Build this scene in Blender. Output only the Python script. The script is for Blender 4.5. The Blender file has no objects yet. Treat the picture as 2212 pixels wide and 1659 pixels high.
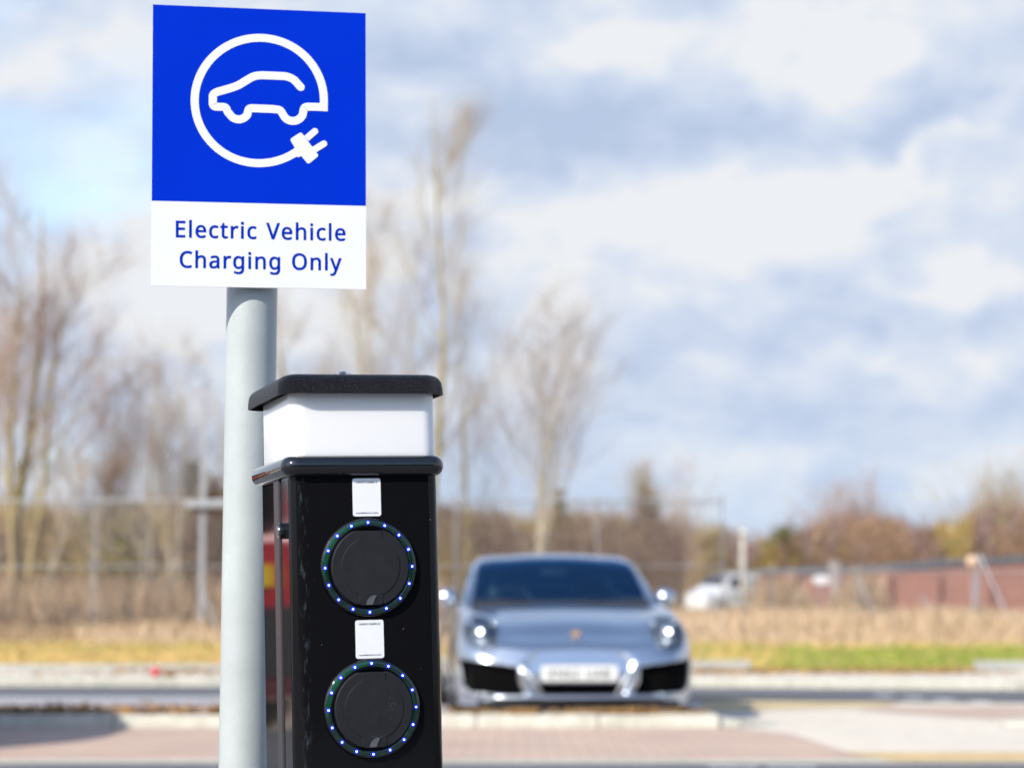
import bpy, bmesh, math, random, json
from mathutils import Vector, Matrix, Euler, noise
random.seed(7)
PI = math.pi
sc = bpy.context.scene
COL = sc.collection

# ------------------------------------------------------------ camera
F, CX, CY, HZ, HC = 4880.0, 1106.0, 829.5, 1300.0, 0.94
PITCH = math.atan((HZ - CY) / F)
cam = bpy.data.cameras.new('camera')
camo = bpy.data.objects.new('camera', cam)
COL.objects.link(camo)
camo.location = (0, 0, HC)
camo.rotation_euler = (PI / 2 + PITCH, 0, 0)
cam.sensor_width = 36.0
cam.lens = F / 2212 * 36
cam.clip_end = 5000
cam.dof.use_dof = True
cam.dof.focus_distance = 3.24
cam.dof.aperture_fstop = 4.7
cam.dof.aperture_blades = 0
sc.camera = camo
_fw = Vector((0, math.cos(PITCH), math.sin(PITCH)))
_up = Vector((0, -math.sin(PITCH), math.cos(PITCH)))


def at(px, py, Y):
    """world point seen at a photo position, at distance Y"""
    d = _fw + Vector((1, 0, 0)) * ((px - CX) / F) + _up * ((CY - py) / F)
    return Vector((0, 0, HC)) + d * (Y / d.y)


def gY(py, z=0.0):
    return (HC - z) * F / (py - HZ)


# ------------------------------------------------------------ helpers
def tag(o, label=None, cat=None, group=None, kind=None):
    if label: o['label'] = label
    if cat: o['category'] = cat
    if group: o['group'] = group
    if kind: o['kind'] = kind
    return o


def empty(name, loc=(0, 0, 0), rot=(0, 0, 0), label=None, cat=None, group=None):
    o = bpy.data.objects.new(name, None)
    COL.objects.link(o)
    o.empty_display_size = 0.1
    o.location = loc
    o.rotation_euler = rot
    return tag(o, label, cat, group)


class MB:
    """collects faces, then links them as one mesh object"""
    def __init__(s):
        s.v, s.f, s.m = [], [], []

    def add(s, vs, fs, mi=0):
        o = len(s.v)
        s.v.extend([tuple(p) for p in vs])
        for f in fs:
            s.f.append(tuple(i + o for i in f)); s.m.append(mi)

    def box(s, c, d, R=None, mi=0):
        vs = []
        for x in (-.5, .5):
            for y in (-.5, .5):
                for z in (-.5, .5):
                    p = Vector((x * d[0], y * d[1], z * d[2]))
                    if R: p = R @ p
                    vs.append(p + Vector(c))
        s.add(vs, [(0, 1, 3, 2), (4, 6, 7, 5), (0, 4, 5, 1), (2, 3, 7, 6), (0, 2, 6, 4), (1, 5, 7, 3)], mi)

    def tube(s, pts, rad, n=8, cap=True, mi=0):
        pts = [Vector(p) for p in pts]
        if not isinstance(rad, (list, tuple)): rad = [rad] * len(pts)
        vs, fs = [], []
        L = len(pts)
        u = None
        for i, p in enumerate(pts):
            t = (pts[min(i + 1, L - 1)] - pts[max(i - 1, 0)])
            if t.length < 1e-9: t = Vector((0, 0, 1))
            t.normalize()
            if u is None:
                a = Vector((0, 0, 1)) if abs(t.z) < .9 else Vector((1, 0, 0))
                u = t.cross(a).normalized()
            else:
                u = (u - t * u.dot(t))
                if u.length < 1e-6: u = t.orthogonal()
                u.normalize()
            w = t.cross(u)
            for k in range(n):
                a = 2 * PI * k / n
                vs.append(p + (u * math.cos(a) + w * math.sin(a)) * rad[i])
        for i in range(L - 1):
            for k in range(n):
                k2 = (k + 1) % n
                fs.append((i * n + k, i * n + k2, (i + 1) * n + k2, (i + 1) * n + k))
        if cap and n > 3:
            fs.append(tuple(range(n - 1, -1, -1)))
            fs.append(tuple((L - 1) * n + k for k in range(n)))
        s.add(vs, fs, mi)

    def prism(s, poly, y0, y1, mi=0, axis='y'):
        """poly of (a,b); extruded"""
        n = len(poly)
        if axis == 'y':
            vs = [(a, y0, b) for a, b in poly] + [(a, y1, b) for a, b in poly]
        elif axis == 'z':
            vs = [(a, b, y0) for a, b in poly] + [(a, b, y1) for a, b in poly]
        else:
            vs = [(y0, a, b) for a, b in poly] + [(y1, a, b) for a, b in poly]
        fs = [tuple(range(n)), tuple(range(2 * n - 1, n - 1, -1))]
        for i in range(n):
            j = (i + 1) % n
            fs.append((j, i, i + n, j + n))
        s.add(vs, fs, mi)

    def ellipsoid(s, c, r, nu=20, nv=12, R=None, mi=0):
        vs, fs = [], []
        for j in range(nv + 1):
            th = PI * j / nv
            for i in range(nu):
                ph = 2 * PI * i / nu
                p = Vector((r[0] * math.sin(th) * math.cos(ph), r[1] * math.sin(th) * math.sin(ph), r[2] * math.cos(th)))
                if R: p = R @ p
                vs.append(p + Vector(c))
        for j in range(nv):
            for i in range(nu):
                k = (i + 1) % nu
                fs.append((j * nu + i, (j + 1) * nu + i, (j + 1) * nu + k, j * nu + k))
        s.add(vs, fs, mi)

    def build(s, name, mats, parent=None, smooth=False, bevel=0, loc=None, rot=None, fix=True, angle=None):
        me = bpy.data.meshes.new(name)
        me.from_pydata(s.v, [], s.f)
        if not isinstance(mats, (list, tuple)): mats = [mats]
        for m in mats: me.materials.append(m)
        if len(mats) > 1: me.polygons.foreach_set('material_index', s.m)
        if fix:
            bm = bmesh.new(); bm.from_mesh(me)
            bmesh.ops.remove_doubles(bm, verts=bm.verts, dist=1e-6)
            bmesh.ops.recalc_face_normals(bm, faces=bm.faces)
            bm.to_mesh(me); bm.free()
        if smooth: me.polygons.foreach_set('use_smooth', [True] * len(me.polygons))
        me.update()
        if angle is not None:
            me.polygons.foreach_set('use_smooth', [True] * len(me.polygons))
            me.set_sharp_from_angle(angle=math.radians(angle))
        o = bpy.data.objects.new(name, me)
        COL.objects.link(o)
        if parent: o.parent = parent
        if loc: o.location = loc
        if rot: o.rotation_euler = rot
        if bevel:
            b = o.modifiers.new('bevel', 'BEVEL'); b.width = bevel; b.segments = 2; b.limit_method = 'ANGLE'
        return o


def mat(name, col, rough=.6, metal=0., var=.0, vscale=5., bump=0., bscale=40., coat=0., emit=None, estr=0., spec=.5, sub=0., col2=None, tex='noise', stretch=(1, 1, 1), coord='Object'):
    m = bpy.data.materials.new(name); m.use_nodes = True
    nt = m.node_tree; b = nt.nodes['Principled BSDF']
    b.inputs['Base Color'].default_value = (*col, 1)
    b.inputs['Roughness'].default_value = rough
    b.inputs['Metallic'].default_value = metal
    b.inputs['Coat Weight'].default_value = coat
    b.inputs['Coat Roughness'].default_value = .03
    b.inputs['Specular IOR Level'].default_value = spec
    if emit:
        b.inputs['Emission Color'].default_value = (*emit, 1); b.inputs['Emission Strength'].default_value = estr
    tc = nt.nodes.new('ShaderNodeTexCoord'); mp = nt.nodes.new('ShaderNodeMapping')
    mp.inputs['Scale'].default_value = stretch
    nt.links.new(tc.outputs[coord], mp.inputs[0])
    if var > 0 or col2:
        n = nt.nodes.new('ShaderNodeTexNoise'); n.inputs['Scale'].default_value = vscale; n.inputs['Detail'].default_value = 6
        n.inputs['Roughness'].default_value = .6
        nt.links.new(mp.outputs[0], n.inputs[0])
        r = nt.nodes.new('ShaderNodeValToRGB')
        c2 = col2 or tuple(min(1, c * (1 + var)) for c in col)
        c1 = col if col2 else tuple(c * (1 - var) for c in col)
        r.color_ramp.elements[0].position = .32; r.color_ramp.elements[0].color = (*c1, 1)
        r.color_ramp.elements[1].position = .68; r.color_ramp.elements[1].color = (*c2, 1)
        nt.links.new(n.outputs['Fac'], r.inputs[0]); nt.links.new(r.outputs[0], b.inputs['Base Color'])
        mr = nt.nodes.new('ShaderNodeMapRange'); mr.inputs['To Min'].default_value = rough * .9; mr.inputs['To Max'].default_value = min(1, rough * 1.15)
        nt.links.new(n.outputs['Fac'], mr.inputs[0]); nt.links.new(mr.outputs[0], b.inputs['Roughness'])
    if bump > 0:
        n2 = nt.nodes.new('ShaderNodeTexNoise'); n2.inputs['Scale'].default_value = bscale; n2.inputs['Detail'].default_value = 4
        nt.links.new(mp.outputs[0], n2.inputs[0])
        bp = nt.nodes.new('ShaderNodeBump'); bp.inputs['Strength'].default_value = bump; bp.inputs['Distance'].default_value = .01
        nt.links.new(n2.outputs['Fac'], bp.inputs['Height']); nt.links.new(bp.outputs[0], b.inputs['Normal'])
    return m


def glass(name, tint, refl=.06, rough=.02):
    m = bpy.data.materials.new(name); m.use_nodes = True
    nt = m.node_tree; nt.nodes.clear()
    out = nt.nodes.new('ShaderNodeOutputMaterial'); mx = nt.nodes.new('ShaderNodeMixShader')
    t = nt.nodes.new('ShaderNodeBsdfTransparent'); t.inputs[0].default_value = (*tint, 1)
    g = nt.nodes.new('ShaderNodeBsdfGlossy'); g.inputs['Roughness'].default_value = rough
    lw = nt.nodes.new('ShaderNodeFresnel'); lw.inputs[0].default_value = 1.5
    ad = nt.nodes.new('ShaderNodeMath'); ad.operation = 'ADD'; ad.inputs[1].default_value = refl; ad.use_clamp = True
    nt.links.new(lw.outputs[0], ad.inputs[0]); nt.links.new(ad.outputs[0], mx.inputs[0])
    nt.links.new(t.outputs[0], mx.inputs[1]); nt.links.new(g.outputs[0], mx.inputs[2]); nt.links.new(mx.outputs[0], out.inputs[0])
    return m


# ------------------------------------------------------------ world: sky and clouds
SUN_EL, SUN_AZ = math.radians(36), math.radians(43)      # sun behind the camera, to its left
to_sun = Vector((-math.sin(SUN_AZ) * math.cos(SUN_EL), -math.cos(SUN_AZ) * math.cos(SUN_EL), math.sin(SUN_EL)))
w = bpy.data.worlds.new('World'); sc.world = w; w.use_nodes = True
nt = w.node_tree; nt.nodes.clear()
N = nt.nodes.new; Lk = nt.links.new


def mth(op, a, b=None, c=None, clamp=False):
    n = N('ShaderNodeMath'); n.operation = op; n.use_clamp = clamp
    for i, v in enumerate((a, b, c)):
        if v is None: continue
        if isinstance(v, (int, float)): n.inputs[i].default_value = v
        else: Lk(v, n.inputs[i])
    return n.outputs[0]


out = N('ShaderNodeOutputWorld')
sky = N('ShaderNodeTexSky'); sky.sky_type = 'NISHITA'; sky.sun_disc = False
sky.sun_elevation = SUN_EL; sky.sun_rotation = math.atan2(to_sun.x, to_sun.y)
sky.air_density = 1.0; sky.dust_density = .6; sky.ozone_density = 1.5
bg1 = N('ShaderNodeBackground'); bg1.inputs[1].default_value = .14
Lk(sky.outputs[0], bg1.inputs[0])
tc = N('ShaderNodeTexCoord'); sep = N('ShaderNodeSeparateXYZ'); Lk(tc.outputs['Generated'], sep.inputs[0])
dx, dy, dz = sep.outputs


def skynoise(sx, sz, scale, detail, off=0., dist=0.):
    mp = N('ShaderNodeMapping'); mp.inputs['Scale'].default_value = (sx, sx, sz); mp.inputs['Location'].default_value = (off, off * .7, off * .3)
    mp.inputs['Rotation'].default_value = (0, math.radians(-9), 0)
    Lk(tc.outputs['Generated'], mp.inputs[0])
    n = N('ShaderNodeTexNoise'); n.inputs['Scale'].default_value = scale; n.inputs['Detail'].default_value = detail
    n.inputs['Roughness'].default_value = .5; n.inputs['Distortion'].default_value = dist
    Lk(mp.outputs[0], n.inputs[0]); return n.outputs['Fac']


wz1 = skynoise(1, 1.4, 14, 4, 5.5, .0); wz2 = skynoise(1, 1.4, 14, 4, 15.5, .0)
wx = mth('ADD', dx, mth('MULTIPLY', mth('SUBTRACT', wz1, .5), .11)); wzz = mth('ADD', dz, mth('MULTIPLY', mth('SUBTRACT', wz2, .5), .07))


def blob(px, py, a, b, tilt=0.):
    """soft lump of cloud in a fixed compass direction (degrees-like units)"""
    d = (at(px, py, 100) - Vector((0, 0, HC))).normalized()
    u = mth('SUBTRACT', wx, d.x); v = mth('SUBTRACT', wzz, d.z)
    if tilt:
        u2 = mth('ADD', mth('MULTIPLY', u, math.cos(tilt)), mth('MULTIPLY', v, math.sin(tilt)))
        v = mth('SUBTRACT', mth('MULTIPLY', v, math.cos(tilt)), mth('MULTIPLY', u, math.sin(tilt))); u = u2
    u = mth('DIVIDE', u, a / F); v = mth('DIVIDE', v, b / F)
    q = mth('ADD', mth('POWER', mth('ABSOLUTE', u), 2.), mth('POWER', mth('ABSOLUTE', v), 2.))
    e = mth('POWER', 2.718, mth('MULTIPLY', q, -1.))
    front = mth('GREATER_THAN', dy, 0.)
    return mth('MULTIPLY', e, front)


n1 = skynoise(1, 1.7, 9, 5, 3.1, .5)
n2 = skynoise(1, 1.6, 30, 5, 1.7, .35)
# brightness of cloud: 0 grey-blue .. 1 white
br = mth('ADD', mth('MULTIPLY', mth('SUBTRACT', n1, .5), 2.1), .60)
br = mth('ADD', br, mth('MULTIPLY', mth('SUBTRACT', n2, .5), 1.5))
for (px, py, a, b, k, t) in [(1450, 265, 620, 75, -.85, 0), (950, 110, 260, 90, -.5, -.2), (930, 330, 260, 60, -.4, 0), (1500, 730, 380, 65, -.5, .0), (1700, 900, 420, 50, -.38, 0),
                             (2050, 700, 300, 50, -.3, 0), (1650, 110, 500, 90, .45, 0), (1900, 440, 420, 90, .5, .15), (1250, 480, 300, 90, .3, 0), (2080, 620, 220, 40, .35, .1),
                             (150, 120, 300, 150, .25, 0), (420, 650, 260, 190, .55, .5), (1750, 790, 400, 50, .2, 0), (2050, 1010, 200, 25, .35, .1), (850, 240, 120, 60, .3, 0), (120, 250, 200, 50, -.3, 0), (700, 500, 300, 120, .2, 0), (1250, 90, 260, 90, .5, 0), (2080, 300, 150, 40, .6, .6), (1650, 470, 260, 70, .35, .1), (1780, 640, 300, 35, -.35, 0), (2130, 640, 120, 45, .5, .3), (2080, 1015, 120, 25, .5, 0), (1180, 560, 120, 120, .4, 0), (1000, 560, 110, 100, -.25, 0)]:
    br = mth('ADD', br, mth('MULTIPLY', blob(px, py, a, b, t), k * (.72 if k < 0 else 1.1)))
ramp = N('ShaderNodeValToRGB'); Lk(br, ramp.inputs[0])
e = ramp.color_ramp.elements
e[0].position = 0.; e[0].color = (.53, .645, .86, 1)
e[1].position = 1.; e[1].color = (.93, .955, .995, 1)
for p, c in ((.35, (.64, .74, .93, 1)), (.68, (.77, .845, .98, 1))):
    x = e.new(p); x.color = c
hzf = mth('MULTIPLY', mth('SUBTRACT', 1., mth('MULTIPLY', mth('MAXIMUM', dz, 0.), 11.), None, True), .75)
hmix = N('ShaderNodeMix'); hmix.data_type = 'RGBA'; Lk(hzf, hmix.inputs[0]); Lk(ramp.outputs[0], hmix.inputs[6]); hmix.inputs[7].default_value = (.62, .78, 1.0, 1)
bg2 = N('ShaderNodeBackground'); Lk(hmix.outputs[2], bg2.inputs[0]); bg2.inputs[1].default_value = .50
# where the clouds are: nearly closed low down, broken overhead
n3 = skynoise(1, 2.0, 3.2, 5, 8.3, .2)
cov = mth('ADD', mth('MULTIPLY', mth('SUBTRACT', n3, .5), 3.2), mth('SUBTRACT', 1.15, mth('MULTIPLY', mth('MAXIMUM', mth('SUBTRACT', dz, .24), 0.), 3.0)))
for (px, py, a, b, k, t) in [(170, 400, 330, 70, -.62, -.05), (300, 300, 200, 70, -.35, .2), (2160, 200, 170, 60, -.45, .2), (500, 620, 300, 170, .5, .4), (20, 620, 120, 60, -.15, 0), (640, 1030, 400, 40, -.15, 0), (1200, 600, 900, 300, .35, 0), (800, 200, 500, 200, .3, 0)]:
    cov = mth('ADD', cov, mth('MULTIPLY', blob(px, py, a, b, t), k))
cov = mth('SUBTRACT', cov, mth('MULTIPLY', mth('MAXIMUM', mth('SUBTRACT', mth('MULTIPLY', dy, -1.), -.2), 0.), mth('MINIMUM', mth('MULTIPLY', mth('MAXIMUM', dz, 0.), 3.6), 1.6)))
cov = mth('ADD', mth('MULTIPLY', cov, 1.0), 0., clamp=True)
mix = N('ShaderNodeMixShader'); Lk(cov, mix.inputs[0]); Lk(bg1.outputs[0], mix.inputs[1]); Lk(bg2.outputs[0], mix.inputs[2])
Lk(mix.outputs[0], out.inputs[0])

sun = bpy.data.lights.new('sun', 'SUN'); sun.energy = 3.3; sun.angle = math.radians(.5); sun.color = (1, .945, .85)
suno = bpy.data.objects.new('sun', sun); COL.objects.link(suno)
suno.rotation_euler = to_sun.to_track_quat('Z', 'Y').to_euler(); suno.location = to_sun * 50

sc.view_settings.view_transform = 'Standard'; sc.view_settings.look = 'None'
sc.view_settings.exposure = .87; sc.view_settings.gamma = 1
sc.cycles.max_bounces = 6; sc.cycles.transparent_max_bounces = 12
sc.cycles.sample_clamp_indirect = 6

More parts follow.
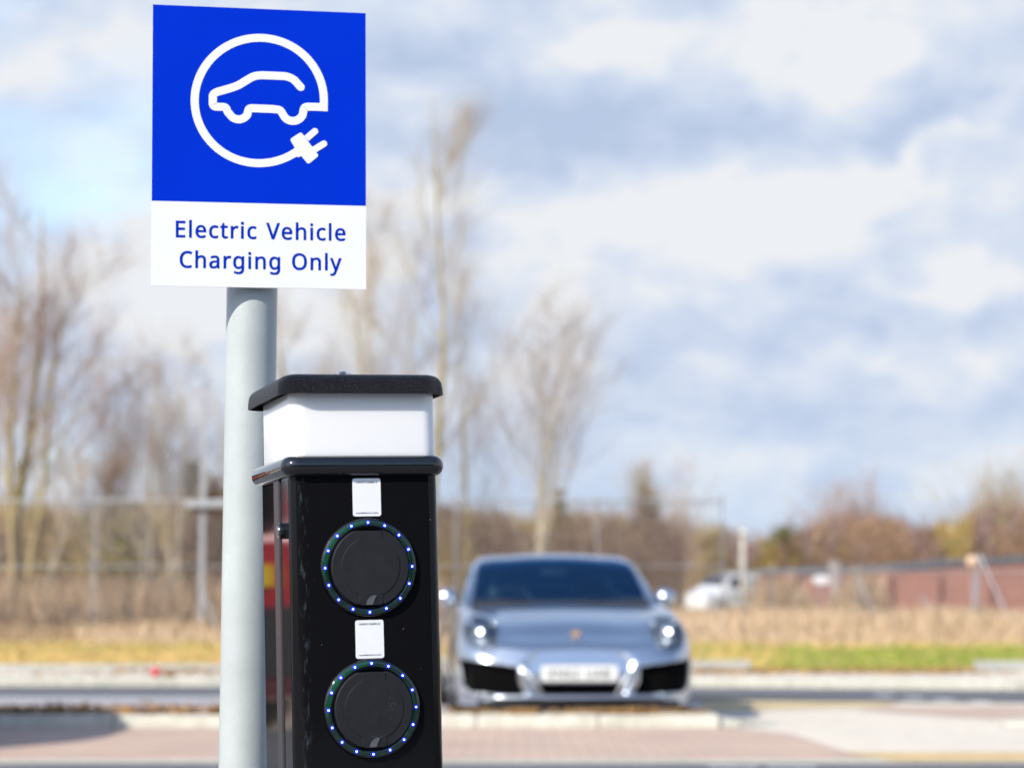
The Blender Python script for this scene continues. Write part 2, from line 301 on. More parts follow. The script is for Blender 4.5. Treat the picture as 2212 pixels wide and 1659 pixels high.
# ------------------------------------------------------------ lettering
GL = json.loads(r'''{"g":{"2":[[[417,21,417,0,291,0],[165,0,38,0,38,20],[38,39,38,59,88,109],[138,160,188,210,217,239],[242,265,261,287,281,310],[296,332,306,353,316,375],[322,399,322,424,322,456],[312,480,294,496,275,512],[250,520,221,520,193,520],[168,516,147,506,126,496],[105,483,83,466,70,482],[57,497,45,513,60,526],[76,538,94,548,112,558],[132,566,153,572,174,578],[196,581,221,581,256,581],[287,574,313,562,338,550],[358,532,372,510,387,487],[394,460,394,428,394,398],[388,370,375,344,363,318],[346,292,324,267,302,241],[276,214,247,185,207,146],[167,107,128,67,128,66],[128,65,128,64,224,64],[321,64,417,64,417,43]]],"6":[[[44,202,44,245,44,278],[46,310,51,342,55,374],[63,405,75,433,86,462],[101,487,121,510,141,532],[166,549,196,562,226,574],[263,581,306,581,318,581],[330,580,344,579,357,578],[368,576,377,573,377,553],[377,533,377,513,367,516],[356,519,344,520,332,522],[320,523,308,523,271,523],[240,517,216,504,191,492],[172,475,158,454,143,433],[133,408,127,380,120,352],[116,323,115,291,116,291],[118,291,119,291,128,304],[138,315,150,326,162,336],[177,344,194,350,212,356],[232,358,255,358,288,358],[317,352,342,338,367,324],[386,305,400,279,414,253],[421,221,421,184,421,145],[414,111,399,82,384,53],[363,31,336,15,309,0],[276,-8,239,-8,212,-8],[186,-3,163,7,139,17],[119,33,101,54,83,75],[69,101,59,133,49,165]],[[218,51,238,51,272,51],[299,62,320,84,341,105],[351,139,351,184,351,221],[342,250,324,271,305,292],[277,303,241,303,215,303],[194,298,175,287,156,277],[142,264,131,248,121,232],[115,215,115,198,115,180],[118,163,123,146,128,129],[136,113,146,99,157,84],[170,73,185,64,200,56]]],"A":[[[462,0,437,0,414,59],[391,118,368,177,292,177],[217,177,141,177,118,118],[96,59,73,0,49,0],[24,0,0,0,75,192],[149,383,224,575,245,575],[267,575,289,575,363,383],[437,192,512,0,487,0]],[[304,357,282,415,281,419],[278,427,274,438,271,449],[267,461,263,473,260,485],[257,494,255,500,252,490],[250,479,247,468,244,457],[241,447,238,438,235,429],[232,421,230,415,209,357],[187,299,165,241,226,241],[286,241,346,241,325,299]]],"B":[[[187,573,241,573,313,573],[367,562,404,541,440,520],[459,483,459,431,459,408],[455,388,446,371,438,354],[426,339,409,328,393,316],[373,308,350,304,350,303],[350,301,350,300,374,296],[395,289,415,279,435,269],[450,254,461,236,472,217],[478,193,478,163,478,128],[470,99,454,74,438,50],[415,31,385,19,356,6],[320,0,279,0,212,0],[145,0,78,0,78,191],[78,382,78,573,132,573]],[[221,329,256,329,305,329],[339,337,357,352,375,368],[384,392,384,423,384,454],[373,477,351,490,329,504],[293,511,245,511,213,511],[182,511,150,511,150,450],[150,389,150,329,185,329]],[[187,269,150,269,150,199],[150,130,150,61,188,61],[227,61,265,61,316,61],[352,71,371,91,391,110],[401,136,401,168,401,189],[397,206,388,221,379,236],[364,248,344,256,323,265],[295,269,260,269,223,269]]],"C":[[[349,517,323,517,293,517],[265,512,241,502,216,491],[195,476,178,456,161,436],[148,412,139,383,130,354],[125,322,125,286,125,239],[132,198,147,164,162,129],[184,102,213,83,242,65],[279,55,322,55,348,55],[371,57,394,62,416,66],[438,71,460,78,460,57],[460,36,460,15,438,7],[416,1,393,-2,371,-6],[343,-8,312,-8,254,-8],[205,4,166,28,127,52],[98,86,78,131,59,175],[49,227,49,287,49,330],[55,370,67,406,79,442],[97,473,120,499,143,525],[172,545,206,559,240,574],[280,581,324,581,353,581],[382,578,409,572,436,566],[461,558,482,547,472,527],[463,506,453,486,435,494],[416,501,394,508,372,514]]],"E":[[[398,21,398,0,291,0],[184,0,78,0,78,191],[78,382,78,573,184,573],[291,573,398,573,398,551],[398,530,398,509,315,509],[233,509,150,509,150,450],[150,390,150,330,228,330],[306,330,383,330,383,310],[383,289,383,268,306,268],[228,268,150,268,150,200],[150,132,150,63,233,63],[315,63,398,63,398,42]]],"K":[[[418,108,496,0,468,0],[440,0,411,0,344,91],[276,182,209,273,189,256],[169,239,150,222,150,148],[150,74,150,0,126,0],[102,0,78,0,78,191],[78,382,78,573,102,573],[126,573,150,573,150,478],[150,384,150,290,166,308],[182,327,199,345,215,363],[232,381,249,399,300,457],[352,515,403,573,431,573],[460,573,488,573,412,489],[336,406,261,323,339,215]]],"N":[[[532,191,532,0,504,0],[476,0,447,0,345,159],[243,317,141,476,140,476],[139,476,138,476,139,463],[140,449,141,432,142,415],[142,397,143,378,144,359],[144,340,144,320,144,213],[144,107,144,0,122,0],[100,0,78,0,78,191],[78,382,78,573,106,573],[133,573,161,573,263,415],[365,257,467,99,468,99],[469,99,470,99,469,107],[469,120,468,137,467,154],[466,173,466,193,465,214],[464,232,464,249,464,357],[464,465,464,573,487,573],[509,573,532,573,532,382]]],"O":[[[577,346,577,287,577,243],[572,202,561,166,549,130],[533,99,510,73,488,47],[461,27,428,13,395,-1],[357,-8,314,-8,269,-8],[230,-1,196,13,163,27],[136,47,114,73,92,99],[76,130,65,167,54,203],[49,244,49,288,49,347],[59,398,78,442,97,486],[126,520,166,545,205,569],[254,581,314,581,372,581],[420,569,459,545,498,521],[527,486,547,442,567,398]],[[125,335,125,287,125,239],[132,198,145,163,159,128],[179,101,207,83,235,64],[271,55,314,55,357,55],[392,64,420,83,447,101],[468,128,481,163,495,198],[501,239,501,287,501,359],[486,416,456,457,426,498],[379,518,314,518,271,518],[235,509,207,490,179,472],[159,445,145,411,132,377]]],"U":[[[513,326,513,202,513,163],[505,127,489,95,473,63],[449,38,416,20,383,1],[341,-8,290,-8,219,-8],[165,11,128,50,91,89],[72,140,72,204,72,327],[72,450,72,573,96,573],[120,573,144,573,144,449],[144,325,144,201,144,155],[157,119,182,93,206,67],[244,55,294,55,329,55],[357,61,379,73,401,86],[416,103,427,126,437,148],[442,173,442,202,442,326],[442,449,442,573,466,573],[489,573,513,573,513,449]]],"V":[[[456,573,481,573,413,382],[345,191,277,0,253,0],[229,0,204,0,136,191],[68,382,0,573,25,573],[50,573,75,573,118,450],[161,328,204,205,210,190],[215,175,220,160,224,146],[228,132,231,119,235,106],[238,93,241,80,243,93],[246,106,250,119,253,133],[257,147,262,161,266,176],[271,191,277,207,319,329],[362,451,405,573,430,573]]],"a":[[[203,437,231,437,283,437],[322,426,347,403,372,380],[385,343,385,293,385,195],[385,98,385,0,368,0],[351,0,334,0,329,20],[325,41,320,61,319,61],[318,61,317,61,304,45],[292,32,279,22,266,12],[251,4,234,-1,217,-6],[196,-8,172,-8,147,-8],[124,-3,103,6,82,15],[66,29,55,48,43,67],[37,91,37,119,37,162],[54,195,87,219,121,242],[173,254,243,257,267,257],[292,258,316,259,316,268],[316,276,316,285,316,321],[308,345,293,359,277,373],[255,380,227,380,204,380],[183,377,163,370,142,363],[123,356,106,347,99,365],[91,383,84,400,103,410],[125,419,151,426,176,433]],[[273,209,252,208,198,206],[161,197,141,182,120,167],[110,146,110,119,110,95],[117,77,132,66,147,55],[165,49,188,49,225,49],[255,59,279,79,303,99],[315,130,315,172,315,184],[315,197,315,210,294,209]]],"c":[[[265,-8,241,-8,203,-8],[169,0,139,15,109,31],[86,55,69,87,53,120],[44,162,44,213,44,265],[53,308,71,342,88,375],[112,399,142,415,173,430],[207,438,245,438,267,438],[288,436,309,431,329,426],[346,421,358,415,351,395],[344,376,337,356,324,361],[309,365,292,370,275,374],[259,376,244,376,215,376],[191,370,172,358,154,345],[140,327,131,303,122,279],[117,249,117,213,117,179],[122,150,131,126,140,102],[153,84,172,71,190,59],[213,53,240,53,263,53],[284,55,302,60,320,65],[336,71,351,78,351,57],[351,36,351,15,337,8],[321,2,304,-2,286,-6]]],"e":[[[196,438,234,438,271,438],[303,430,329,414,356,398],[376,375,390,346,404,317],[411,283,411,244,411,230],[411,215,411,201,313,201],[215,201,117,201,118,153],[131,116,154,90,178,65],[211,52,254,52,281,52],[306,55,327,60,348,65],[370,72,392,82,392,61],[392,41,392,20,370,10],[349,3,327,-1,306,-6],[280,-8,251,-8,210,-8],[174,0,143,17,112,33],[88,58,70,91,53,124],[44,164,44,212,44,259],[52,299,68,333,84,366],[106,392,134,411,163,429]],[[257,380,233,380,200,380],[173,369,154,348,134,326],[122,296,119,257,192,257],[265,257,338,257,338,282],[334,303,326,322,319,340],[308,354,292,364,277,375]]],"g":[[[165,438,221,438,249,438],[274,433,297,422,320,411],[339,395,355,373,357,373],[358,373,359,373,362,392],[366,411,369,430,388,430],[406,430,425,430,425,284],[425,138,425,-7,425,-48],[418,-82,404,-109,390,-137],[369,-158,341,-172,312,-186],[276,-192,233,-192,202,-192],[173,-190,147,-186,121,-181],[98,-174,78,-165,78,-144],[78,-122,78,-100,98,-111],[122,-119,149,-125,176,-131],[206,-134,237,-134,273,-134],[302,-123,324,-101,345,-80],[355,-50,355,-13,355,-7],[355,-2,355,4,355,10],[356,20,356,32,357,44],[357,52,358,57,357,57],[356,57,354,57,339,35],[321,19,299,8,277,-3],[251,-8,221,-8,166,-8],[122,11,91,51,60,90],[44,144,44,214,44,283],[60,337,91,377,122,418]],[[259,379,230,379,206,379],[186,372,169,359,152,346],[139,328,130,303,121,279],[117,249,117,213,117,160],[127,120,146,92,166,64],[194,50,232,50,254,50],[272,53,288,58,303,64],[316,73,326,85,337,97],[344,112,349,131,354,149],[356,172,356,197,356,203],[356,209,356,214,356,253],[352,285,343,309,334,333],[320,350,302,362,283,373]]],"h":[[[139,490,139,431,139,420],[138,410,138,399,137,389],[136,379,135,370,136,370],[138,370,140,370,149,385],[160,398,174,407,188,417],[203,424,221,429,238,435],[255,437,273,437,308,437],[337,432,360,421,384,410],[401,393,413,370,425,347],[431,317,431,280,431,187],[431,93,431,0,407,0],[384,0,361,0,361,92],[361,183,361,275,361,310],[353,336,338,353,322,370],[298,379,265,379,233,379],[207,372,189,360,171,348],[158,331,150,308,143,284],[139,256,139,222,139,148],[139,74,139,0,115,0],[92,0,68,0,68,203],[68,406,68,609,92,609],[115,609,139,609,139,550]]],"i":[[[115,430,139,430,139,287],[139,143,139,0,115,0],[92,0,68,0,68,143],[68,287,68,430,92,430]],[[92,591,104,591,115,591],[124,587,133,580,141,573],[145,562,145,546,145,531],[141,520,133,512,124,505],[115,501,104,501,92,501],[83,505,75,512,67,520],[63,531,63,546,63,562],[67,573,75,580,83,587]]],"l":[[[139,203,139,0,115,0],[92,0,68,0,68,203],[68,406,68,609,92,609],[115,609,139,609,139,406]]],"n":[[[257,438,275,438,326,438],[365,425,391,401,418,376],[431,335,431,280,431,187],[431,93,431,0,407,0],[384,0,361,0,361,92],[361,183,361,275,361,310],[353,336,338,353,322,370],[298,379,265,379,217,379],[184,365,166,338,148,312],[139,273,139,223,139,149],[139,74,139,0,115,0],[92,0,68,0,68,143],[68,287,68,430,87,430],[106,430,125,430,129,410],[132,391,136,371,137,371],[138,371,140,371,149,386],[161,399,175,409,189,418],[205,426,222,431,239,435]]],"r":[[[249,438,269,438,277,438],[285,437,295,437,304,436],[312,435,319,433,316,411],[313,390,310,368,303,370],[296,371,287,372,279,373],[271,374,264,374,247,374],[231,370,217,363,202,356],[188,347,176,334,165,321],[155,306,149,289,142,271],[139,251,139,229,139,153],[139,76,139,0,115,0],[92,0,68,0,68,143],[68,287,68,430,87,430],[107,430,126,430,129,404],[131,377,134,351,135,351],[136,351,137,351,146,367],[157,382,170,395,183,408],[198,418,214,426,231,434]]],"t":[[[192,50,212,50,222,50],[233,51,245,53,256,54],[265,56,272,59,272,41],[272,23,272,5,264,1],[254,-2,240,-4,226,-7],[213,-8,200,-8,177,-8],[157,-4,138,4,119,11],[103,25,91,44,80,63],[74,90,74,125,74,209],[74,292,74,375,53,375],[33,375,13,375,13,387],[13,398,13,409,33,418],[54,428,75,437,84,468],[93,498,103,528,117,528],[130,528,144,528,144,496],[144,463,144,430,186,430],[227,430,269,430,269,412],[269,393,269,375,227,375],[186,375,144,375,144,292],[144,210,144,127,144,101],[151,81,163,69,176,56]]],"y":[[[59,286,1,430,26,430],[51,430,76,430,107,348],[138,267,169,185,175,171],[179,157,184,144,189,130],[193,117,196,105,200,92],[203,80,205,68,206,68],[207,68,209,68,212,82],[217,99,224,121,231,142],[238,164,245,186,275,267],[304,349,333,430,358,430],[384,430,409,430,347,267],[285,104,224,-59,214,-86],[202,-109,188,-130,174,-150],[158,-165,138,-176,119,-187],[95,-192,67,-192,55,-192],[43,-192,34,-190,24,-189],[16,-188,9,-186,9,-167],[9,-149,9,-130,15,-131],[22,-132,30,-133,38,-134],[47,-135,56,-135,73,-135],[87,-132,99,-126,111,-119],[121,-111,130,-99,138,-88],[146,-74,152,-59,159,-40],[167,-21,174,-2,116,142]]]},"a":{"2":459,"6":459,"A":512,"B":521,"C":507,"E":446,"K":496,"N":609,"O":626,"U":586,"V":481,"a":450,"c":385,"e":452,"g":493,"h":496,"i":207,"l":207,"n":496,"r":331,"t":289,"y":409}}''')
GL['a'][' '] = 260


def outline_text(txt, name, m, parent, x0, x1, zb, capz, y, off=0., spacing=0., th=.0002, up=1):
    """lettering lying in the xz plane, facing -y, from x0 to x1, baseline zb, capital height capz"""
    c = bpy.data.curves.new(name, 'CURVE'); c.dimensions = '2D'; c.fill_mode = 'BOTH'; c.resolution_u = 5
    px = 0.
    for ch in txt:
        for sp in GL['g'].get(ch, []):
            s = c.splines.new('BEZIER'); s.bezier_points.add(len(sp) - 1); s.use_cyclic_u = True
            for bp, q in zip(s.bezier_points, sp):
                q = [v / 1000 for v in q]
                bp.handle_left_type = bp.handle_right_type = 'FREE'
                bp.co = (q[2] + px, q[3], 0); bp.handle_left = (q[0] + px, q[1], 0); bp.handle_right = (q[4] + px, q[5], 0)
        px += GL['a'][ch] / 1000 + spacing
    o = place_text(c, name, m, parent, x0, x1, zb, capz, y, th, cap=.571)
    # thicken: a narrow band along every outline, a hair behind the face
    me = o.data; bm = bmesh.new(); bm.from_mesh(me)
    wd = off * capz / .571; new = []
    for e_ in [e_ for e_ in bm.edges if len(e_.link_faces) == 1]:
        a, b_ = e_.verts[0].co, e_.verts[1].co; d = (b_ - a)
        if d.length < 1e-9: continue
        d.normalize(); n_ = Vector((-d.z, 0, d.x)) * wd; k_ = d * wd * .6
        new.append([a - n_ - k_, b_ - n_ + k_, b_ + n_ + k_, a + n_ - k_])
    for q_, sq in enumerate(new):
        f = bm.faces.new([bm.verts.new((p.x, p.y + .00006 + .0000011 * (q_ % 40), p.z)) for p in sq])
        f.normal_update()
        if f.normal.y > 0: f.normal_flip()
    bm.to_mesh(me); bm.free()
    return o


def font_text(txt, name, m, parent, x0, x1, zb, capz, y, off=0., spacing=1., th=.0001):
    c = bpy.data.curves.new(name, 'FONT'); c.body = txt; c.offset = off; c.space_character = spacing; c.resolution_u = 3
    return place_text(c, name, m, parent, x0, x1, zb, capz, y, th, cap=.72)


def place_text(c, name, m, parent, x0, x1, zb, capz, y, th, cap):
    o = bpy.data.objects.new('tmp', c); COL.objects.link(o)
    bpy.context.view_layer.update()
    dg = bpy.context.evaluated_depsgraph_get()
    me = bpy.data.meshes.new_from_object(o.evaluated_get(dg))
    bpy.data.objects.remove(o)
    xs = [v.co.x for v in me.vertices]
    a, b = min(xs), max(xs)
    for v in me.vertices:
        v.co = Vector((x0 + (v.co.x - a) / (b - a) * (x1 - x0), y, zb + v.co.y * capz / cap))
    bm = bmesh.new(); bm.from_mesh(me)
    bmesh.ops.recalc_face_normals(bm, faces=bm.faces)
    for f in bm.faces:
        if f.normal.y > 0: f.normal_flip()
    bm.to_mesh(me); bm.free()
    me.materials.clear(); me.materials.append(m); me.name = name
    o = bpy.data.objects.new(name, me); COL.objects.link(o); o.parent = parent
    return o


def rrect(x0, x1, z0, z1, r, n=8):
    pts = []
    for cx, cz, a0 in ((x1 - r, z1 - r, 0), (x0 + r, z1 - r, 90), (x0 + r, z0 + r, 180), (x1 - r, z0 + r, 270)):
        for i in range(n + 1):
            a = math.radians(a0 + 90 * i / n)
            pts.append((cx + r * math.cos(a), cz + r * math.sin(a)))
    return pts


def rr_loft(mb, x0, x1, y0, y1, r, prof, n=8, mi=0, caps=True):
    """rounded-rectangle rings (plan view) stacked in z; prof = [(z, inset)]"""
    rings = []
    for z, ins in prof:
        rings.append([(a, b, z) for a, b in rrect(x0 + ins, x1 - ins, y0 + ins, y1 - ins, max(r - ins, .0008), n)])
    k = len(rings[0]); vs = [p for R in rings for p in R]; fs = []
    for i in range(len(rings) - 1):
        for j in range(k):
            j2 = (j + 1) % k
            fs.append((i * k + j, i * k + j2, (i + 1) * k + j2, (i + 1) * k + j))
    if caps:
        fs.append(tuple(range(k - 1, -1, -1))); fs.append(tuple((len(rings) - 1) * k + j for j in range(k)))
    mb.add(vs, fs, mi)
# ============================================================ FOREGROUND: the sign on its pole
M = {}
M['white_panel'] = mat('white_sign_face', (.77, .77, .78), .35, var=.02, vscale=8)
M['blue_film'] = mat('blue_sign_film', (.0, .027, .50), .55, var=.03, vscale=6, spec=.03)
M['blue_ink'] = mat('blue_lettering', (.0, .026, .38), .55, var=.02, spec=.03)
M['pole'] = mat('pale_grey_pole_paint', (.41, .44, .435), .38, var=.09, vscale=9, bump=.04, bscale=160, coat=.2)
M['alu'] = mat('dull_aluminium', (.55, .56, .57), .38, metal=.9, var=.08)

KS = 1.07
SW, SH = .3165 * KS, .4179 * KS
s_loc = Vector((-.3738, 3.3, 1.6101 - HC)) * KS + Vector((0, 0, HC)); s_rot = (.0147, -.0097, .195)
pole_a = at(544.5, 640, 3.352 * KS); pole_b = at(528, 1659, 3.352 * KS)
pd = (pole_a - pole_b).normalized()
base = pole_b - pd * ((pole_b.z - .10) / pd.z)
top = pole_a + pd * ((s_loc.z + .195 - pole_a.z) / pd.z)
sign = empty('charging_sign', base, label='blue and white electric vehicle charging sign on a pale grey round pole', cat='sign')
mb = MB(); L = (top - base)
mb.tube([(0, 0, 0), L * .25, L * .5, L * .75, L * .995, L], [.0378 * KS] * 5 + [.036], n=48)
mb.build('pole', M['pole'], sign, angle=40)
sp_mat = Matrix.Translation(s_loc - base) @ Euler(s_rot).to_matrix().to_4x4()
mb = MB(); mb.prism(rrect(-SW / 2, SW / 2, -SH / 2, SH / 2, .0015, 3), 0, .003)
panel = mb.build('sign_panel', M['white_panel'], sign)
panel.matrix_local = sp_mat


def UV(cx, cy):
    u = (cx - 79) / 1178; v = (cy - 30 - u * 37) / 1535
    return ((u - .5) * SW, (.5 - v) * SH)


mb = MB(); mb.prism([(-SW / 2 + .0003, SH / 2 - .0003), (SW / 2 - .0003, SH / 2 - .0003), (SW / 2 - .0003, SH / 2 - .6997 * SH), (-SW / 2 + .0003, SH / 2 - .6997 * SH)], -.0003, -.00005)
mb.build('blue_field', M['blue_film'], panel)


def chaikin(p, it=3):
    for _ in range(it):
        q = [p[0]]
        for a, b in zip(p[:-1], p[1:]):
            q += [(a[0] * .75 + b[0] * .25, a[1] * .75 + b[1] * .25), (a[0] * .25 + b[0] * .75, a[1] * .25 + b[1] * .75)]
        p = q + [p[-1]]
    return p


def ribbon(mb, pts, wd, y, cap0=True, cap1=True):
    pts = [Vector((a, 0, b)) for a, b in pts]
    q = [pts[0]]
    for p in pts[1:]:
        if (p - q[-1]).length > .0006: q.append(p)
    pts = q; vs = []; n = len(pts)
    for i, p in enumerate(pts):
        t = (pts[min(i + 1, n - 1)] - pts[max(i - 1, 0)]).normalized()
        nn = Vector((-t.z, 0, t.x)) * wd / 2
        vs += [p + nn, p - nn]
    fs = [(2 * i, 2 * i + 1, 2 * i + 3, 2 * i + 2) for i in range(n - 1)]
    for end, do in ((0, cap0), (n - 1, cap1)):
        if not do: continue
        t = (pts[1] - pts[0]) if end == 0 else (pts[-1] - pts[-2]); t.normalize()
        if end == 0: t = -t
        nn = Vector((-t.z, 0, t.x)); o = len(vs)
        for k in range(9):
            a = PI * k / 8
            vs.append(pts[end] + nn * math.cos(a) * wd / 2 + t * math.sin(a) * wd / 2)
        fs.append(tuple(range(o, o + 9)))
    mb.add([(v.x, y, v.z) for v in vs], fs)


WD = .01195 * KS
mb = MB()


def arc(cx, cy, rx, ry, a0, a1, n):
    return [(cx + rx * math.cos(math.radians(a0 + (a1 - a0) * i / n)), cy + ry * math.sin(math.radians(a0 + (a1 - a0) * i / n))) for i in range(n + 1)]


car_l = [(893, 483), (840, 424), (738, 420), (645, 417), (595, 445), (548, 476), (480, 498), (409, 517), (409, 555), (409, 592), (450, 593), (481, 594), (490, 622)]
car_l += arc(551, 606, 56, 56, 152, 28, 10)
car_l += [(603, 612), (612, 600), (640, 601), (700, 603), (775, 607), (788, 622)]
car_l += arc(850, 614, 59, 57, 155, 20, 10)
car_l += [(910, 605), (918, 592), (960, 592), (1021, 594)]
circ = [(666 + 354 * math.cos(math.radians(a)), 557 - 346 * math.sin(math.radians(a))) for a in [-6 + 4 * i for i in range(0, 76)]]
circ = [p for p in circ]
path = chaikin([UV(*p) for p in car_l], 2)
# the car outline turns up into the ring at its right end
ring = [UV(666 + 356 * math.cos(math.radians(a)), 557 - 346 * math.sin(math.radians(a))) for a in range(-4, 309, 3)]
ribbon(mb, path, WD, -.0006, True, False)
cx_, cz_ = UV(1021, 594)
ring = [(cx_, cz_ - WD / 2)] + [(cx_ + .0001, cz_ - WD / 4)] + ring
ribbon(mb, ring, WD, -.00062, False, False)
mb.build('charging_symbol', M['white_panel'], panel, fix=False)
mb = MB()
mb.prism([UV(*p) for p in ((836, 776), (842, 766), (890, 735), (900, 738), (990, 857), (988, 868), (940, 906), (930, 904), (896, 864), (880, 872), (868, 866), (850, 832), (862, 822))], -.0009, -.0003)
pl = [UV(*p) for p in ((925, 768), (972, 728))]; ribbon(mb, pl, .0098 * KS, -.0011, False, True)
pl = [UV(*p) for p in ((968, 830), (1022, 797))]; ribbon(mb, pl, .0098 * KS, -.0011, False, True)
mb.build('plug_symbol', M['white_panel'], panel, fix=False)


def sx(c): return ((c - 79) / 1178 - .5) * SW


outline_text('Electric Vehicle', 'lettering', M['blue_ink'], panel, sx(213), sx(1140), (.5 - .8265) * SH, .0564 * SH, -.0004, off=.014, spacing=.05)
outline_text('Charging Only', 'lettering', M['blue_ink'], panel, sx(235), sx(1118), (.5 - .9335) * SH, .0564 * SH, -.0004, off=.014, spacing=.05)
for z in (.14, -.14):
    mb = MB(); mb.box((0.01, .0065, z), (.11, .007, .022))
    br_ = mb.build('bracket', M['alu'], sign, bevel=.001); br_.matrix_local = sp_mat

# ============================================================ FOREGROUND: the charging post
gloss = mat('black_gloss_paint', (.002, .002, .003), .07, coat=.0, spec=.17)
nt = gloss.node_tree; b = nt.nodes['Principled BSDF']
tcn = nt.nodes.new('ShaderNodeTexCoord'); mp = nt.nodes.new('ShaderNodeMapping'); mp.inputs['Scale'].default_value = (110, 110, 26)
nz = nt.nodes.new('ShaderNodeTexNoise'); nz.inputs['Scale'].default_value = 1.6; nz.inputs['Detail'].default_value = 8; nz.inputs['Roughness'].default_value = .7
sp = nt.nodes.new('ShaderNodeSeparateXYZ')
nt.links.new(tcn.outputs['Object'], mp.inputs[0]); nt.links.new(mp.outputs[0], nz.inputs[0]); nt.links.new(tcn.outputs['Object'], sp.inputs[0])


def nm(ntree, op, a, bb, clamp=False):
    n = ntree.nodes.new('ShaderNodeMath'); n.operation = op; n.use_clamp = clamp
    for i, v in enumerate((a, bb)):
        if isinstance(v, (int, float)): n.inputs[i].default_value = v
        else: ntree.links.new(v, n.inputs[i])
    return n.outputs[0]


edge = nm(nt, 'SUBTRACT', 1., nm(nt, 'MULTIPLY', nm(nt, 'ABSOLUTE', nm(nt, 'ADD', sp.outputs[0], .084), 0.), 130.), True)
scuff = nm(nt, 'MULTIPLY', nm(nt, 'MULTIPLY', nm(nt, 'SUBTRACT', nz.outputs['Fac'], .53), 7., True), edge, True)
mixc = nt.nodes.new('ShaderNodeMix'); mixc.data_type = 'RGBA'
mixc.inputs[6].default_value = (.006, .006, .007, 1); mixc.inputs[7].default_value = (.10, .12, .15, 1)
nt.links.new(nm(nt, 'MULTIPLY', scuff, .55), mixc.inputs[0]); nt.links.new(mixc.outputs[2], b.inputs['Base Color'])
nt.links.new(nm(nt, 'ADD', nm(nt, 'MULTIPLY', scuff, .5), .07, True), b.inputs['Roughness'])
M['gloss'] = gloss
M['gloss_side'] = mat('black_gloss_side', (.008, .008, .009), .04, var=.3, vscale=3, coat=0, spec=.3)
M['ridge'] = mat('dark_edge_trim', (.028, .026, .030), .3, var=.1, vscale=30)
M['gap'] = mat('black_gap', (.004, .004, .004), .8, var=.1)
M['collar'] = mat('black_gloss_collar', (.007, .008, .010), .10, coat=.5, bump=.03, bscale=25)
M['textured'] = mat('textured_black_powder_coat', (.008, .008, .012), .34, var=.5, vscale=900, bump=.75, bscale=1100, coat=0, spec=.25)
M['opal'] = mat('opal_white_plastic', (.84, .83, .82), .14, var=.012, vscale=4, coat=.3)
b_ = M['opal'].node_tree.nodes['Principled BSDF']; b_.inputs['Subsurface Weight'].default_value = .8; b_.inputs['Subsurface Radius'].default_value = (.012, .011, .010); b_.inputs['Subsurface Scale'].default_value = 1.
tx = M['textured'].node_tree; tb = tx.nodes['Principled BSDF']; tcn = tx.nodes.new('ShaderNodeTexCoord')
fn = tx.nodes.new('ShaderNodeTexNoise'); fn.inputs['Scale'].default_value = 800; fn.inputs['Detail'].default_value = 1
fr = tx.nodes.new('ShaderNodeValToRGB'); fr.color_ramp.elements[0].position = .60; fr.color_ramp.elements[0].color = (.007, .007, .011, 1)
fr.color_ramp.elements[1].position = .74; fr.color_ramp.elements[1].color = (.09, .085, .085, 1)  # pale flecks: glints of the grain put into the colour
tx.links.new(tcn.outputs['Object'], fn.inputs[0]); tx.links.new(fn.outputs['Fac'], fr.inputs[0]); tx.links.new(fr.outputs[0], tb.inputs['Base Color'])
M['cover'] = mat('matt_black_plastic', (.0065, .006, .007), .5, var=.22, vscale=55, bump=.05, bscale=500)
M['notch'] = mat('lit_slope_grey', (.10, .105, .115), .42, var=.15, vscale=200)  # paler than the cover: light on the sloped notch put into the colour
M['scuff'] = mat('chalky_scuff', (.09, .09, .09), .8, var=.3, vscale=300)
M['pcb'] = mat('green_circuit_board', (.002, .085, .035), .3, var=.35, vscale=160, coat=.2)
M['led_core'] = mat('led_white_core', (.8, .85, 1), .4, emit=(.50, .64, 1), estr=2.6)
M['led_halo'] = mat('led_blue_halo', (.0, .01, .5), .4, emit=(.0, .012, .8), estr=.6)  # blue glow round each LED put in as an emissive dome
M['lens'] = glass('clear_ring_lens', (.96, .97, .98), .02, .03)
M['sticker'] = mat('white_sticker', (.80, .80, .82), .3, var=.03, vscale=40)
M['ink'] = mat('black_print', (.015, .015, .02), .5, var=.1)
M['steel'] = mat('stainless_steel', (.62, .62, .63), .18, metal=1., var=.1, vscale=30)

c_loc = Vector((-.2031, 3.0789, 1.1103)); c_eul = Euler((-.0146, -.0243, .3043))
cz = Euler(c_eul).to_matrix() @ Vector((0, .1, -1.01))
cbase = c_loc + cz
post = empty('charging_post', cbase, label='black electric car charging post with white light band and two round sockets', cat='charging post')
PM = Matrix.Translation(c_loc - cbase) @ c_eul.to_matrix().to_4x4()


def cp(mb_or, name, m, parent=None, **k):
    o = mb_or.build(name, m, parent or post, **k)
    if parent is None: o.matrix_local = PM
    return o


BOT = -1.008
